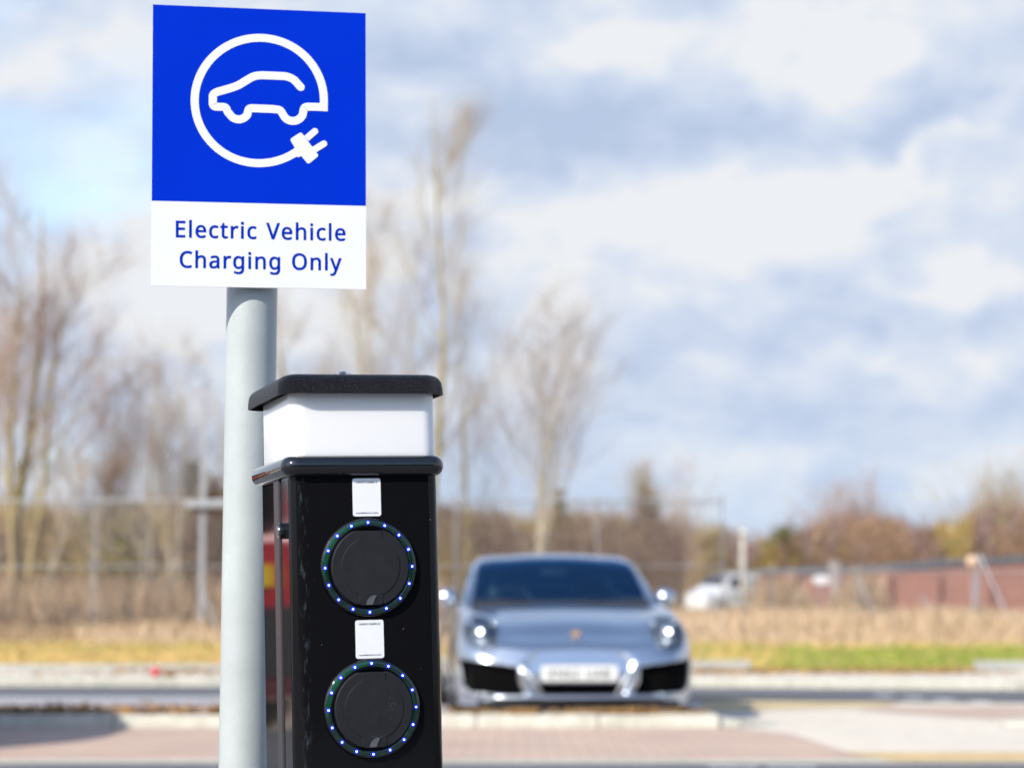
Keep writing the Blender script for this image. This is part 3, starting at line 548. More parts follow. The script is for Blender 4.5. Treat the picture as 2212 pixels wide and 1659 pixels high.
# front cover with rounded vertical corners
mb = MB(); pts = []
R_ = .019
for cx_, a0 in ((-.1 + R_, 180), (.1075 - R_, 270)):
    for i in range(11):
        a = math.radians(a0 + 9 * i); pts.append((cx_ + R_ * math.cos(a), R_ + R_ * math.sin(a)))
pts += [(.1075, .064), (-.1, .064)]
mb.prism(pts, BOT, .001, axis='z')
body = cp(mb, 'front_cover', M['gloss'], angle=30)
mb = MB(); mb.prism([(-.096, .0642), (.096, .0642), (.096, .0748), (-.096, .0748)], BOT, .001, axis='z'); cp(mb, 'recess', M['gap'])
mb = MB(); mb.prism([(-.1025, .075), (-.1, .0735), (.1065, .0735), (.109, .075), (.109, .108), (.107, .1095), (-.1005, .1095), (-.1025, .108)], BOT, .001, axis='z')
cp(mb, 'side_trim', M['ridge'], bevel=.0008)
mb = MB(); mb.prism(rrect(-.1, .1065, .1096, .205, .006, 4)[:], BOT, .001, axis='z'); cp(mb, 'rear_housing', M['gloss_side'])
mb = MB(); mb.prism([(-.1006, .018), (-.1001, .0175), (-.1001, .0632), (-.1006, .063)], BOT + .01, -.002, axis='z'); cp(mb, 'side_panel', M['gloss_side'])
# collar, light band, cap
semi = [(.0007 + .0138 * (1 - math.cos(PI * i / 10)), .0125 * (1 - math.sin(PI * i / 10))) for i in range(11)]
mb = MB(); rr_loft(mb, -.1125, .1165, -.0125, .236, .024, semi, 10); cp(mb, 'collar', M['collar'], angle=50)
mb = MB(); rr_loft(mb, -.0995, .1065, .0005, .2045, .021, [(.0275, 0), (.1145, 0)], 12); cp(mb, 'light_band', M['opal'], angle=30)
mb = MB()
rr_loft(mb, -.115, .1192, -.015, .248, .03, [(.1215, .004), (.1125, .0035), (.1125, 0), (.1215, .0005), (.130, .0022), (.1352, .0058), (.1384, .0105), (.1400, .0165), (.1411, .03), (.1432, .055), (.1465, .10)], 10)
cap_o = cp(mb, 'cap', M['textured'], angle=50)
mb = MB()
for r0, z0, z1 in ((.0125, .1450, .1502),):
    mb.tube([(-.006, .085, z0), (-.006, .085, z1)], r0, 24)
mb.ellipsoid((-.006, .085, .1502), (.0068, .0068, .0035), 20, 8)
mb.build('screw', M['steel'], cap_o, angle=40)
# lock on the side
mb = MB(); mb.tube([(-.0995, .046, -.0707), (-.108, .046, -.0707)], .0112, 28); mb.tube([(-.108, .046, -.0707), (-.1095, .046, -.0707)], [.0112, .0095], 28)
lock = cp(mb, 'lock', M['collar'], angle=40)
mb = MB(); mb.tube([(-.1095, .046, -.0707), (-.1112, .046, -.0707)], [.0072, .0066], 24); mb.box((-.1114, .046, -.0707), (.0006, .0012, .006)); mb.build('key_barrel', M['steel'], lock, angle=40)


def annulus(mb, cx_, cz_, prof, n=72):
    """rings of revolution about the -y axis: prof = [(r, y)]"""
    vs, fs = [], []
    for r, y in prof:
        for i in range(n):
            a = 2 * PI * i / n; vs.append((cx_ + r * math.sin(a), y, cz_ + r * math.cos(a)))
    for j in range(len(prof) - 1):
        for i in range(n):
            k = (i + 1) % n; fs.append((j * n + i, j * n + k, (j + 1) * n + k, (j + 1) * n + i))
    mb.add(vs, fs)


def disc_poly(r, ztop, zbot, n=96):
    p = []
    for i in range(n):
        a = 2 * PI * i / n; p.append((r * math.sin(a), min(ztop, max(zbot, r * math.cos(a)))))
    return p


def flap_poly(r, hw, zt, zb, fil=.0):
    a1 = math.asin(hw / r); p = []
    n = 28
    for i in range(n + 1):                       # right side arc, top to bottom
        a = a1 + (PI - 2 * a1) * i / n; p.append((r * math.sin(a), r * math.cos(a)))
    p += [(hw, zb + .004), (hw - .003, zb), (-hw + .003, zb), (-hw, zb + .004)]
    for i in range(n + 1):
        a = PI + a1 + (PI - 2 * a1) * i / n; p.append((r * math.sin(a), r * math.cos(a)))
    p += [(-hw, zt), (hw, zt)]
    return p


def make_socket(cx_, cz_, worn):
    def T(poly): return [(a + cx_, b_ + cz_) for a, b_ in poly]
    mb = MB(); annulus(mb, cx_, cz_, [(.0535, -.0002), (.0535, -.0012), (.0645, -.0012), (.0662, -.0006), (.0664, -.0001)])
    s = cp(mb, 'socket', M['gap'], smooth=False)
    mb = MB(); annulus(mb, cx_, cz_, [(.0570, -.0016), (.0640, -.0016)]); mb.build('circuit_board', M['pcb'], s, fix=False)
    mb = MB(); annulus(mb, cx_, cz_, [(.0672, -.0002), (.0668, -.0026), (.0655, -.0046), (.0635, -.0056), (.0600, -.0060), (.0560, -.0058), (.0550, -.004)]); mb.build('ring_lens', M['lens'], s, smooth=True)
    for k in range(16):
        a = 2 * PI * k / 16
        x, z = cx_ + .0607 * math.sin(a), cz_ + .0607 * math.cos(a)
        Rm = Matrix.Rotation(a, 3, 'Y')
        mb = MB(); mb.ellipsoid((x, -.0022, z), (.0033, .0006, .0033), 14, 8, mi=1); mb.box((x, -.0028, z), (.0022, .0012, .0022), Rm, 0)
        mb.build('led', [M['led_core'], M['led_halo']], s)
    mb = MB(); mb.prism(T(disc_poly(.0535, .0490, -.0500)), -.0118, -.0002)
    # bevelled rim of the cover
    cov = mb.build('socket_cover', M['cover'], s, bevel=.0009)
    mb = MB(); mb.prism(T(flap_poly(.0413, .0172, .0488, -.0508)), -.01195, -.0110); mb.build('groove', M['gap'], s)
    mb = MB(); mb.prism(T(flap_poly(.0406, .0165, .0487, -.0512)), -.0128, -.0111); fl = mb.build('socket_flap', M['cover'], s, bevel=.0005)
    # finger notch: a sloped scallop at the foot of the flap
    mb = MB(); pts = [(-.0085, -.0506)]
    for i in range(9):
        a = math.radians(180 - 100 * i / 8); pts.append((.0045 + .012 * math.cos(a), -.0506 + .0125 * math.sin(a)))
    pts += [(.0035, -.046), (.002, -.0506)]
    vs = [(a + cx_, -.01285 - .0020 * max(0, (b_ + .0506) / .0125) , b_ + cz_) for a, b_ in pts]
    ctr = (cx_ - .001, -.0136, cz_ - .045)
    mb.add(vs + [ctr], [(i, (i + 1) % len(vs), len(vs)) for i in range(len(vs))]); mb.build('finger_notch', M['notch'], fl)
    if worn:
        mb = MB(); rnd = random.Random(3)
        for _ in range(46):
            x = cx_ + .0225 + rnd.gauss(0, .0016) + rnd.choice((0, 0, .0035)); z = cz_ + .004 + rnd.gauss(0, .008); r = rnd.uniform(.00015, .0005)
            mb.box((x, -.01285, z), (r, .0001, r * rnd.uniform(1, 4)))
        for _ in range(14):
            x = cx_ + rnd.uniform(-.005, .012); mb.box((x, -.01285, cz_ - .0365 + rnd.gauss(0, .0008)), (.002, .0001, .0002))
        tag(mb.build('scuff_mark', M['scuff'], fl), kind='stuff')


make_socket(.0048, -.1235, False)
make_socket(.0057, -.3137, True)


def sticker(cx_, cz_, code):
    mb = MB(); mb.prism([(a + cx_, b_ + cz_) for a, b_ in rrect(-.0197, .0197, -.0258, .0258, .0032, 6)], -.0005, -.0001)
    s = cp(mb, 'sticker', M['sticker'], angle=30)
    font_text(code, 'lettering', M['ink'], s, cx_ - .0146, cx_ + .0146, cz_ + .0193, .0026, -.0007, off=.012)
    font_text('vendelectric.com', 'lettering', M['ink'], s, cx_ - .0156, cx_ + .0156, cz_ - .0222, .0024, -.0007, off=.010)


sticker(.0044, -.0285, 'UKEV13683-1')
sticker(.0044, -.2205, 'UKEV13683-2')
# tiny chips of dirt on the front
rnd = random.Random(9)
for x, z, r in ((.052, -.208, .0007), (-.062, -.226, .0006), (.0935, -.06, .0008), (.075, -.262, .0004), (-.07, -.14, .0003), (.03, -.07, .0003), (-.045, -.33, .0003)):
    mb = MB(); mb.ellipsoid((x, -.0003, z), (r, .0003, r * 1.3), 8, 5); mb.build('dirt_speck', M['scuff'], body)
# ============================================================ VEHICLES
def cr(p0, p1, p2, p3, t):
    return .5 * ((2 * p1) + (-p0 + p2) * t + (2 * p0 - 5 * p1 + 4 * p2 - p3) * t * t + (-p0 + 3 * p1 - 3 * p2 + p3) * t ** 3)


def crs(xs, ys, x):
    """Catmull-Rom (non uniform, Hermite) through (xs, ys)"""
    n = len(xs)
    i = 0
    while i < n - 2 and x > xs[i + 1]: i += 1
    h = xs[i + 1] - xs[i]; t = (x - xs[i]) / h

    def slope(k):
        if k == 0: return (ys[1] - ys[0]) / (xs[1] - xs[0])
        if k == n - 1: return (ys[-1] - ys[-2]) / (xs[-1] - xs[-2])
        a = (ys[k] - ys[k - 1]) / (xs[k] - xs[k - 1]); b = (ys[k + 1] - ys[k]) / (xs[k + 1] - xs[k])
        if a * b <= 0: return 0
        return 2 * a * b / (a + b)          # harmonic mean: no overshoot
    m0, m1 = slope(i) * h, slope(i + 1) * h
    return (2 * t ** 3 - 3 * t * t + 1) * ys[i] + (t ** 3 - 2 * t * t + t) * m0 + (-2 * t ** 3 + 3 * t * t) * ys[i + 1] + (t ** 3 - t * t) * m1


class Shell:
    """car skin lofted from cross-sections. station = (y, bottom, width, widest z, shoulder, p6, p7, p8, top)"""
    def __init__(s, st, step=.022, sub=7, rake=0.):
        s.rake = rake
        P = []
        for (y, b, w_, wz, sh, p6, p7, p8, tz) in st:
            P.append([(0, b), (w_ - .10, b), (w_ - .035, b + .05), (w_ - .004, (b + wz) / 2 + .03), (w_, wz), ((w_ + sh[0]) / 2 + .018, (wz + sh[1]) / 2 + .03), sh, p6, p7, p8, (0, tz)])
        ys = [r[0] for r in st]
        nc = len(P[0])
        s.ys = []; y = ys[0]
        seg = []
        for a, b in zip(ys[:-1], ys[1:]):
            k = max(2, int(math.ceil((b - a) / step)))
            for i in range(k): seg.append(a + (b - a) * i / k)
        seg.append(ys[-1]); s.ys = seg
        s.rows = []
        for y in seg:
            c = [(crs(ys, [p[k][0] for p in P], y), crs(ys, [p[k][1] for p in P], y)) for k in range(nc)]
            row = []
            for k in range(nc - 1):
                p0 = c[k - 1] if k > 0 else (-c[1][0], c[1][1])
                p1, p2 = c[k], c[k + 1]
                p3 = c[k + 2] if k + 2 < nc else (-c[k][0], c[k][1])
                for i in range(sub):
                    t = i / sub
                    row.append((max(0, cr(p0[0], p1[0], p2[0], p3[0], t)), cr(p0[1], p1[1], p2[1], p3[1], t)))
            row.append(c[-1]); s.rows.append(row)
        s.n = len(s.rows[0]); s.sub = sub

    def pt(s, j, i, sgn):
        x, z = s.rows[j][i]
        return Vector((x * sgn, s.ys[j] + s.rake * max(0, z - .40) * max(0, 1 - s.ys[j] / .5), z))

    def faces(s):
        """yields (j, i, sign, centre, s-parameter 0..10)"""
        for j in range(len(s.rows) - 1):
            for i in range(s.n - 1):
                for sg in (1, -1):
                    c = (s.pt(j, i, sg) + s.pt(j + 1, i + 1, sg)) / 2
                    yield j, i, sg, c, (i + .5) / s.sub

    def patch(s, sel, off=0., inset=None):
        """mesh of the selected faces, moved off along the normal"""
        idx = {}; vs = []; fs = []; nr = []

        def vid(j, i, sg):
            if i == s.n - 1: sg = 1
            k = (j, i, sg)
            if k not in idx:
                idx[k] = len(vs); vs.append(s.pt(j, i, sg)); nr.append(Vector())
            return idx[k]
        for j, i, sg in sel:
            q = [vid(j, i, sg), vid(j + 1, i, sg), vid(j + 1, i + 1, sg), vid(j, i + 1, sg)]
            if sg > 0: q = q[::-1]
            nrm = (vs[q[1]] - vs[q[0]]).cross(vs[q[3]] - vs[q[0]])
            if nrm.length < 1e-12: nrm = (vs[q[2]] - vs[q[1]]).cross(vs[q[0]] - vs[q[1]])
            nrm = -nrm if nrm.dot(Vector((vs[q[0]].x, 0, vs[q[0]].z - .5))) < 0 and abs(nrm.normalized().y) < .7 else nrm
            for k in q: nr[k] += nrm
            fs.append(tuple(q))
        if off:
            for k in range(len(vs)):
                if nr[k].length > 0: vs[k] = vs[k] + nr[k].normalized() * off
        if inset: vs = [inset(v) for v in vs]
        return vs, fs


def shell_obj(name, sh, sel, m, parent, off=0., inset=None, thick=0.):
    vs, fs = sh.patch(sel, off, inset)
    mb = MB(); mb.add(vs, fs)
    me = bpy.data.meshes.new(name); me.from_pydata([tuple(v) for v in vs], [], fs); me.materials.append(m)
    bm = bmesh.new(); bm.from_mesh(me)
    bmesh.ops.remove_doubles(bm, verts=bm.verts, dist=.0005)
    bmesh.ops.recalc_face_normals(bm, faces=bm.faces)
    if bm.faces:
        f = max(bm.faces, key=lambda f: f.calc_area()); c = f.calc_center_median()
        if f.normal.dot(c - Vector((0, 2.2, .5))) < 0: bmesh.ops.reverse_faces(bm, faces=bm.faces)
    bm.to_mesh(me); bm.free()
    me.polygons.foreach_set('use_smooth', [True] * len(me.polygons))
    o = bpy.data.objects.new(name, me); COL.objects.link(o); o.parent = parent
    if thick:
        so = o.modifiers.new('thickness', 'SOLIDIFY'); so.thickness = thick; so.offset = -1
    return o


def inpoly(x, z, P):
    r = False; n = len(P)
    for k in range(n):
        (x1, z1), (x2, z2) = P[k], P[(k + 1) % n]
        if (z1 > z) != (z2 > z) and x < (x2 - x1) * (z - z1) / (z2 - z1) + x1: r = not r
    return r


M['silver'] = mat('silver_metallic_paint', (.52, .56, .62), .28, metal=.95, coat=1., var=.03, vscale=2)
M['red_paint'] = mat('red_car_paint', (.42, .012, .02), .3, coat=1., var=.04)
M['white_paint'] = mat('white_van_paint', (.60, .60, .60), .4, coat=.3, var=.04)
M['car_glass'] = glass('tinted_car_glass', (.66, .95, .98), .12)
for nd in M['car_glass'].node_tree.nodes:
    if nd.type == 'BSDF_GLOSSY': nd.inputs[0].default_value = (.30, .62, 1, 1)      # blue of the mirrored sky put into the gloss colour
M['far_glass'] = glass('dark_van_glass', (.08, .10, .11), .1)
M['tyre'] = mat('tyre_rubber', (.02, .02, .021), .8, var=.2, vscale=30)
M['rim'] = mat('alloy_rim', (.55, .56, .58), .25, metal=.9, var=.05)
M['void'] = mat('deep_black_intake', (.003, .003, .003), .95, spec=.05, var=.1)
M['blade'] = mat('satin_silver_blade', (.50, .52, .55), .5, metal=.8, var=.05)
M['trim'] = mat('black_plastic_trim', (.010, .010, .011), .7, var=.2)
M['seat'] = mat('dark_seat_leather', (.015, .016, .02), .5, var=.2)
M['chrome'] = mat('polished_reflector', (.85, .86, .88), .05, metal=1.)
M['glow_spot'] = mat('emissive_spot', (.8, .8, .8), .3, emit=(1, .98, .95), estr=6.)  # glowing disc added for the bright spot in each headlight
M['lamp_bowl'] = mat('dark_chrome_bowl', (.36, .39, .44), .3, metal=.8, var=.1)
M['lamp_glass'] = glass('clear_headlamp_glass', (.92, .95, .97), .05, .04)
M['plate'] = mat('white_number_plate', (.70, .71, .68), .35, var=.03)
M['yplate'] = mat('yellow_number_plate', (.75, .48, .01), .35, var=.03)
M['crest'] = mat('gold_and_red_crest', (.55, .20, .08), .35, metal=.3, col2=(.6, .4, .1), vscale=60)
M['red_lamp'] = mat('red_tail_lamp', (.5, .005, .005), .2, coat=.8, var=.1)


def wheel(parent, x, y, r, wd=.24):
    s = 1 if x > 0 else -1
    mb = MB(); prof = []
    c = Vector((x, y, r))
    n = 40; pr = [(-wd / 2, r * .72), (-wd / 2, r * .93), (-wd / 2 + .02, r * .985), (0, r), (wd / 2 - .02, r * .985), (wd / 2, r * .93), (wd / 2, r * .72)]
    vs = []; fs = []
    for a_, rr in pr:
        for k in range(n):
            a = 2 * PI * k / n; vs.append((c.x + a_, c.y + rr * math.cos(a), c.z + rr * math.sin(a)))
    for j in range(len(pr) - 1):
        for k in range(n):
            k2 = (k + 1) % n; fs.append((j * n + k, j * n + k2, (j + 1) * n + k2, (j + 1) * n + k))
    mb.add(vs, fs); wv = mb.build('wheel', M['tyre'], parent, smooth=True)
    mb = MB(); xo = c.x + s * wd * .36
    for k in range(10):
        a = 2 * PI * k / 10
        R = Matrix.Rotation(a, 3, 'X')
        mb.box(c + Vector((s * wd * .36, 0, 0)) + R @ Vector((0, 0, r * .4)), (.02, .035, r * .66), R)
    mb.tube([(xo - .03, y, r), (xo + .012 * s, y, r)], r * .17, 20)
    vs = []; fs = []
    for a_, rr in ((-wd / 2 * .9, r * .73), (wd / 2 * .95, r * .73), (wd / 2 * .95, r * .66), (-wd / 2 * .9, r * .66)):
        for k in range(n):
            a = 2 * PI * k / n; vs.append((c.x + a_ * s, c.y + rr * math.cos(a), c.z + rr * math.sin(a)))
    for j in range(3):
        for k in range(n):
            k2 = (k + 1) % n; fs.append((j * n + k, j * n + k2, (j + 1) * n + k2, (j + 1) * n + k))
    mb.add(vs, fs); mb.build('rim', M['rim'], wv)
    mb = MB(); mb.tube([(c.x - s * .1, y, r), (c.x - s * .06, y, r)], r * .7, 28); mb.build('brake_disc', M['trim'], wv)
    return wv


def zs(st, k): return [(y, b * k, w_, wz * k, (a[0], a[1] * k), (c[0], c[1] * k), (d[0], d[1] * k), (e_[0], e_[1] * k), t * k) for (y, b, w_, wz, a, c, d, e_, t) in st]


def sports_car():
    st = [
        (0.00, .215, .37, .37, (.34, .49), (.30, .53), (.22, .545), (.11, .55), .552),
        (0.014, .195, .53, .37, (.49, .50), (.43, .543), (.31, .555), (.155, .562), .564),
        (0.04, .17, .68, .38, (.63, .52), (.55, .57), (.41, .578), (.2, .585), .587),
        (0.12, .14, .79, .40, (.73, .575), (.62, .605), (.44, .61), (.22, .615), .618),
        (0.25, .13, .865, .42, (.80, .65), (.69, .665), (.47, .645), (.23, .65), .655),
        (0.45, .13, .905, .45, (.83, .74), (.71, .757), (.49, .712), (.24, .725), .73),
        (0.70, .13, .918, .48, (.81, .81), (.70, .82), (.50, .778), (.25, .79), .795),
        (1.00, .14, .925, .50, (.81, .855), (.69, .845), (.55, .838), (.27, .85), .855),
        (1.30, .15, .918, .52, (.82, .87), (.74, .862), (.66, .868), (.30, .882), .888),
        (1.44, .15, .912, .53, (.83, .88), (.79, .874), (.765, .872), (.40, .893), .90),
        (1.75, .16, .905, .55, (.83, .885), (.79, .915), (.725, 1.035), (.38, 1.085), 1.10),
        (2.05, .16, .905, .55, (.83, .885), (.78, .925), (.68, 1.185), (.36, 1.245), 1.258),
        (2.35, .16, .905, .55, (.83, .885), (.775, .925), (.65, 1.25), (.34, 1.302), 1.315),
        (2.70, .16, .905, .55, (.83, .89), (.77, .925), (.63, 1.24), (.33, 1.295), 1.308),
        (3.10, .16, .920, .55, (.83, .90), (.74, .93), (.56, 1.16), (.30, 1.22), 1.235),
        (3.50, .16, .926, .55, (.83, .91), (.72, .93), (.52, 1.04), (.28, 1.09), 1.10),
        (3.90, .17, .92, .55, (.80, .88), (.68, .895), (.48, .92), (.26, .94), .945),
        (4.20, .19, .88, .52, (.74, .80), (.62, .81), (.44, .81), (.22, .81), .81),
        (4.42, .22, .80, .48, (.66, .68), (.56, .70), (.40, .70), (.20, .70), .70),
        (4.50, .26, .66, .45, (.50, .60), (.42, .61), (.30, .61), (.15, .61), .61)]
    st = zs(st, 1.035)
    sh = Shell(st, .013, 12, rake=.36)
    car = empty('sports_car', (0, 0, 0), label='silver two door sports car facing the camera in a parking bay behind the kerb', cat='car')
    K = 1.035
    bodyf, ws, rw, sw, hl, ins, inc, vent = [], [], [], [[], []], [[], []], [[], []], [], []
    outer = [(.885, .50), (.50, .455), (.395, .250), (.46, .228), (.82, .245), (.86, .30)]
    for j, i, sg, c, s_ in sh.faces():
        ax = abs(c.x); k = 0 if sg > 0 else 1
        if s_ > 8.15 and 1.465 < c.y < 2.125: ws.append((j, i, sg)); continue
        if s_ > 8.35 and 2.95 < c.y < 3.62: rw.append((j, i, sg)); continue
        if 7.12 < s_ < 7.9 and 1.72 < c.y < 3.25 and (c.y > 1.9 or s_ < 7.6): sw[k].append((j, i, sg)); continue
        if c.y < .6 and c.z > .2 and inpoly(ax, c.z, outer): ins[k].append((j, i, sg)); continue
        if c.y < .3 and ax < .33 and .215 < c.z < .325 and s_ > 1: inc.append((j, i, sg)); continue
        if c.y < .95 and ((ax - .715) / .127) ** 2 + ((c.z - .695) / .132) ** 2 < 1 and s_ > 4: hl[k].append((j, i, sg)); continue
        arch = False
        for wy in (.98, 3.42):
            if ax > .6 and (c.y - wy) ** 2 + (c.z - .34) ** 2 < .352 ** 2 and s_ < 6: arch = True
        if arch: continue
        bodyf.append((j, i, sg))
    bo = shell_obj('body', sh, bodyf, M['silver'], car, thick=.012)
    # closed nose and tail
    for jj in (0, len(sh.rows) - 1):
        loop = [sh.pt(jj, i, 1) for i in range(sh.n)] + [sh.pt(jj, i, -1) for i in range(sh.n - 2, 0, -1)]
        zlo = .0
        if jj == 0:
            # nose panel above and below the centre opening, set as strips across
            zc = sorted(set([p.z for p in loop]))
            mb = MB()
            def xw(z):
                best = 0
                for a, b in zip(loop[:sh.n - 1], loop[1:sh.n]):
                    if (a.z - z) * (b.z - z) <= 0 and abs(a.z - b.z) > 1e-9:
                        best = max(best, a.x + (b.x - a.x) * (z - a.z) / (b.z - a.z))
                return best
            zs_ = [.219 + (.572 - .219) * q / 28 for q in range(29)]
            for z0, z1 in zip(zs_[:-1], zs_[1:]):
                zz = (z0 + z1) / 2; a0, a1 = xw(z0), xw(z1)
                y0 = sh.rake * max(0, z0 - .40); y1 = sh.rake * max(0, z1 - .40)
                if .215 < zz < .325:
                    for s2 in (1, -1):
                        if a0 > .33: mb.add([(.33 * s2, y0, z0), (a0 * s2, y0, z0), (a1 * s2, y1, z1), (.33 * s2, y1, z1)], [(0, 1, 2, 3)])
                else: mb.add([(-a0, y0, z0), (a0, y0, z0), (a1, y1, z1), (-a1, y1, z1)], [(0, 1, 2, 3)])
            mb.build('nose_panel', M['silver'], bo, smooth=True)
        else:
            mb = MB(); mb.add(loop, [tuple(range(len(loop)))]); mb.build('tail_panel', M['silver'], bo)
    shell_obj('windscreen', sh, ws, M['car_glass'], car, off=-.002)
    shell_obj('rear_window', sh, rw, M['car_glass'], car, off=-.002)
    for k in range(2):
        shell_obj('side_window', sh, sw[k], M['car_glass'], car, off=-.002)
        s2 = 1 if k == 0 else -1
        # headlight: bowl, projector, lens
        h = shell_obj('headlight', sh, hl[k], M['lamp_bowl'], car, inset=lambda v: v + Vector((-.015 * s2, .07, -.012)))
        shell_obj('lens', sh, hl[k], M['lamp_glass'], h, off=.003)
        mb = MB(); mb.ellipsoid((.715 * s2, .40, .70), (.06, .06, .06)); pj = mb.build('projector', M['chrome'], h, smooth=True)
        mb = MB(); mb.ellipsoid((.72 * s2, .335, .708), (.017, .008, .017), 16, 8); mb.build('glow_spot', M['glow_spot'], pj, smooth=True)
        for (a, b_) in ((.085, .07), (-.08, .07), (.0, -.1), (.08, -.07), (-.07, -.075)):
            mb = MB(); mb.ellipsoid((.70 * s2 + a, .43 + .35 * b_, .70 + b_), (.024, .022, .024), 14, 8)
            mb.build('lamp_module', M['chrome'], h, smooth=True)
        g = shell_obj('side_intake', sh, ins[k], M['void'], car, inset=lambda v: v + Vector((-.02 * s2, .07, 0)))
        mb = MB()
        for z in (.29, .325, .36):
            mb = MB(); mb.box((.655 * s2, .175, z), (.36, .012, .008), Matrix.Rotation(.38 * s2, 3, 'Z'))
            mb.build('slat', M['trim'], g)
        # door mirror
        m_ = MB(); R = Matrix.Rotation(-.15 * s2, 3, 'Z') @ Matrix.Rotation(.18 * s2, 3, 'Y')
        m_.ellipsoid((.905 * s2, 1.86, .975), (.088, .08, .085), 24, 14, R)
        dm = m_.build('door_mirror', M['silver'], car, smooth=True)
        m_ = MB(); m_.tube([(.80 * s2, 1.86, .925), (.88 * s2, 1.87, .955), (.90 * s2, 1.87, .975)], [.022, .018, .02], 10); m_.build('mirror_arm', M['trim'], dm, smooth=True)
        for wy in (.98, 3.42):
            wheel(car, .80 * s2, wy, .335)
            mb = MB(); n = 24; vs = []; fs = []
            for xx in (.56, .90):
                for q in range(n + 1):
                    a = PI * q / n; vs.append((xx * s2, wy + .35 * math.cos(a), .34 + .35 * math.sin(a)))
            for q in range(n): fs.append((q, q + 1, n + 2 + q, n + 1 + q))
            fs.append(tuple(range(n + 1))); mb.add(vs, fs); mb.build('wheel_arch', M['trim'], car)
    mb = MB(); mb.box((0, .07, .28), (.70, .02, .13)); mb.build('grille', M['void'], car)
    # lower lip and underside shade
    mb = MB(); pts = []
    lip = [(.0, -.035), (.3, -.03), (.55, .0), (.70, .07), (.80, .17), (.875, .32)]
    for s2, L_ in ((-1, lip[::-1]), (1, lip[1:])):
        pts += [(a * s2, b_) for a, b_ in L_]
    vs = []
    for (a, b_) in pts: vs += [(a, b_ + .02, .188), (a, b_ - .01, .205), (a, b_ + .02, .235), (a, b_ + .10, .19)]
    fs = []
    for q in range(len(pts) - 1):
        for r in range(4): fs.append((q * 4 + r, q * 4 + (r + 1) % 4, q * 4 + 4 + (r + 1) % 4, q * 4 + 4 + r))
    mb.add(vs, fs); mb.build('front_lip', M['silver'], car, smooth=True)
    mb = MB(); mb.box((0, 2.2, .15), (1.5, 3.9, .05)); mb.box((0, .22, .15), (1.5, .42, .07)); mb.build('underbody', M['trim'], car)
    # bright blades either side of the plate
    for s2 in (-1, 1):
        mb = MB(); mb.tube([(.275 * s2, -.012, .225), (.345 * s2, -.005, .34), (.435 * s2, .02, .455)], [.016, .018, .014], 10)
        mb.build('bumper_blade', M['blade'], car, smooth=True)
    pl_ = MB(); pl_.prism(rrect(-.285, .285, .337, .454, .014, 4), -.034, -.012)
    po = pl_.build('number_plate', M['plate'], car)
    outline_text('KN62 UAB', 'lettering', M['ink'], po, -.225, .225, .360, .066, -.0355, off=.012, spacing=.03)
    mb = MB(); mb.prism([(-.032, .04), (.032, .04), (.030, .0), (.018, -.025), (0, -.04), (-.018, -.025), (-.030, 0)], -.004, .004)
    cr_ = mb.build('crest', M['crest'], car, rot=(math.radians(-62), 0, 0), loc=(0, .235, .69))
    # cabin
    mb = MB(); mb.prism([(1.40, .60), (1.42, .93), (1.55, .965), (1.85, .90), (1.9, .60)], -.72, .72, axis='x'); mb.build('dashboard', M['seat'], car)
    mb = MB(); mb.box((0, 2.6, .35), (1.4, 2.2, .1)); mb.build('cabin_floor', M['seat'], car)
    for s2 in (-1, 1):
        mb = MB(); mb.prism([(a + .37 * s2, b_) for a, b_ in [(-.25, .45), (.25, .45), (.27, .78), (.22, .98), (.13, 1.06), (.12, 1.17), (.06, 1.215), (-.06, 1.215), (-.12, 1.17), (-.13, 1.06), (-.22, .98), (-.27, .78)]], 2.45, 2.57)
        mb.box((.37 * s2, 2.2, .5), (.5, .5, .14))
        mb.build('seat', M['seat'], car, bevel=.03)
        mb = MB(); mb.prism([(a + .33 * s2, b_) for a, b_ in [(-.2, .5), (.2, .5), (.2, .95), (.1, 1.03), (-.1, 1.03), (-.2, .95)]], 3.0, 3.08); mb.build('seat', M['seat'], car, bevel=.03)
    mb = MB(); ring_ = [(-.37 + .175 * math.cos(a), 1.93 + .06 * math.sin(a), .90 + .165 * math.sin(a)) for a in [2 * PI * q / 28 for q in range(29)]]
    mb.tube(ring_, .014, 8); mb.box((-.37, 1.93, .90), (.32, .02, .05)); mb.build('steering_wheel', M['seat'], car)
    mb = MB(); mb.ellipsoid((0, 2.0, 1.19), (.12, .015, .035)); mb.build('rear_view_mirror', M['seat'], car)
    for s2 in (-1, 1):
        mb = MB(); mb.tube([(.05 + .32 * s2, 1.50, .955), (-.1 + .32 * s2, 1.47, .945), (-.35 + .32 * s2, 1.50, .94)], .009, 6); mb.build('wiper', M['trim'], car)
    return car


sc_car = sports_car()
cf = at(1247, 1455, 17.55)
sc_car.location = (cf.x + .015, 17.55, 0.0); sc_car.scale = (1.035, 1, 1)
sc_car.rotation_euler = (0, 0, math.radians(4.2))


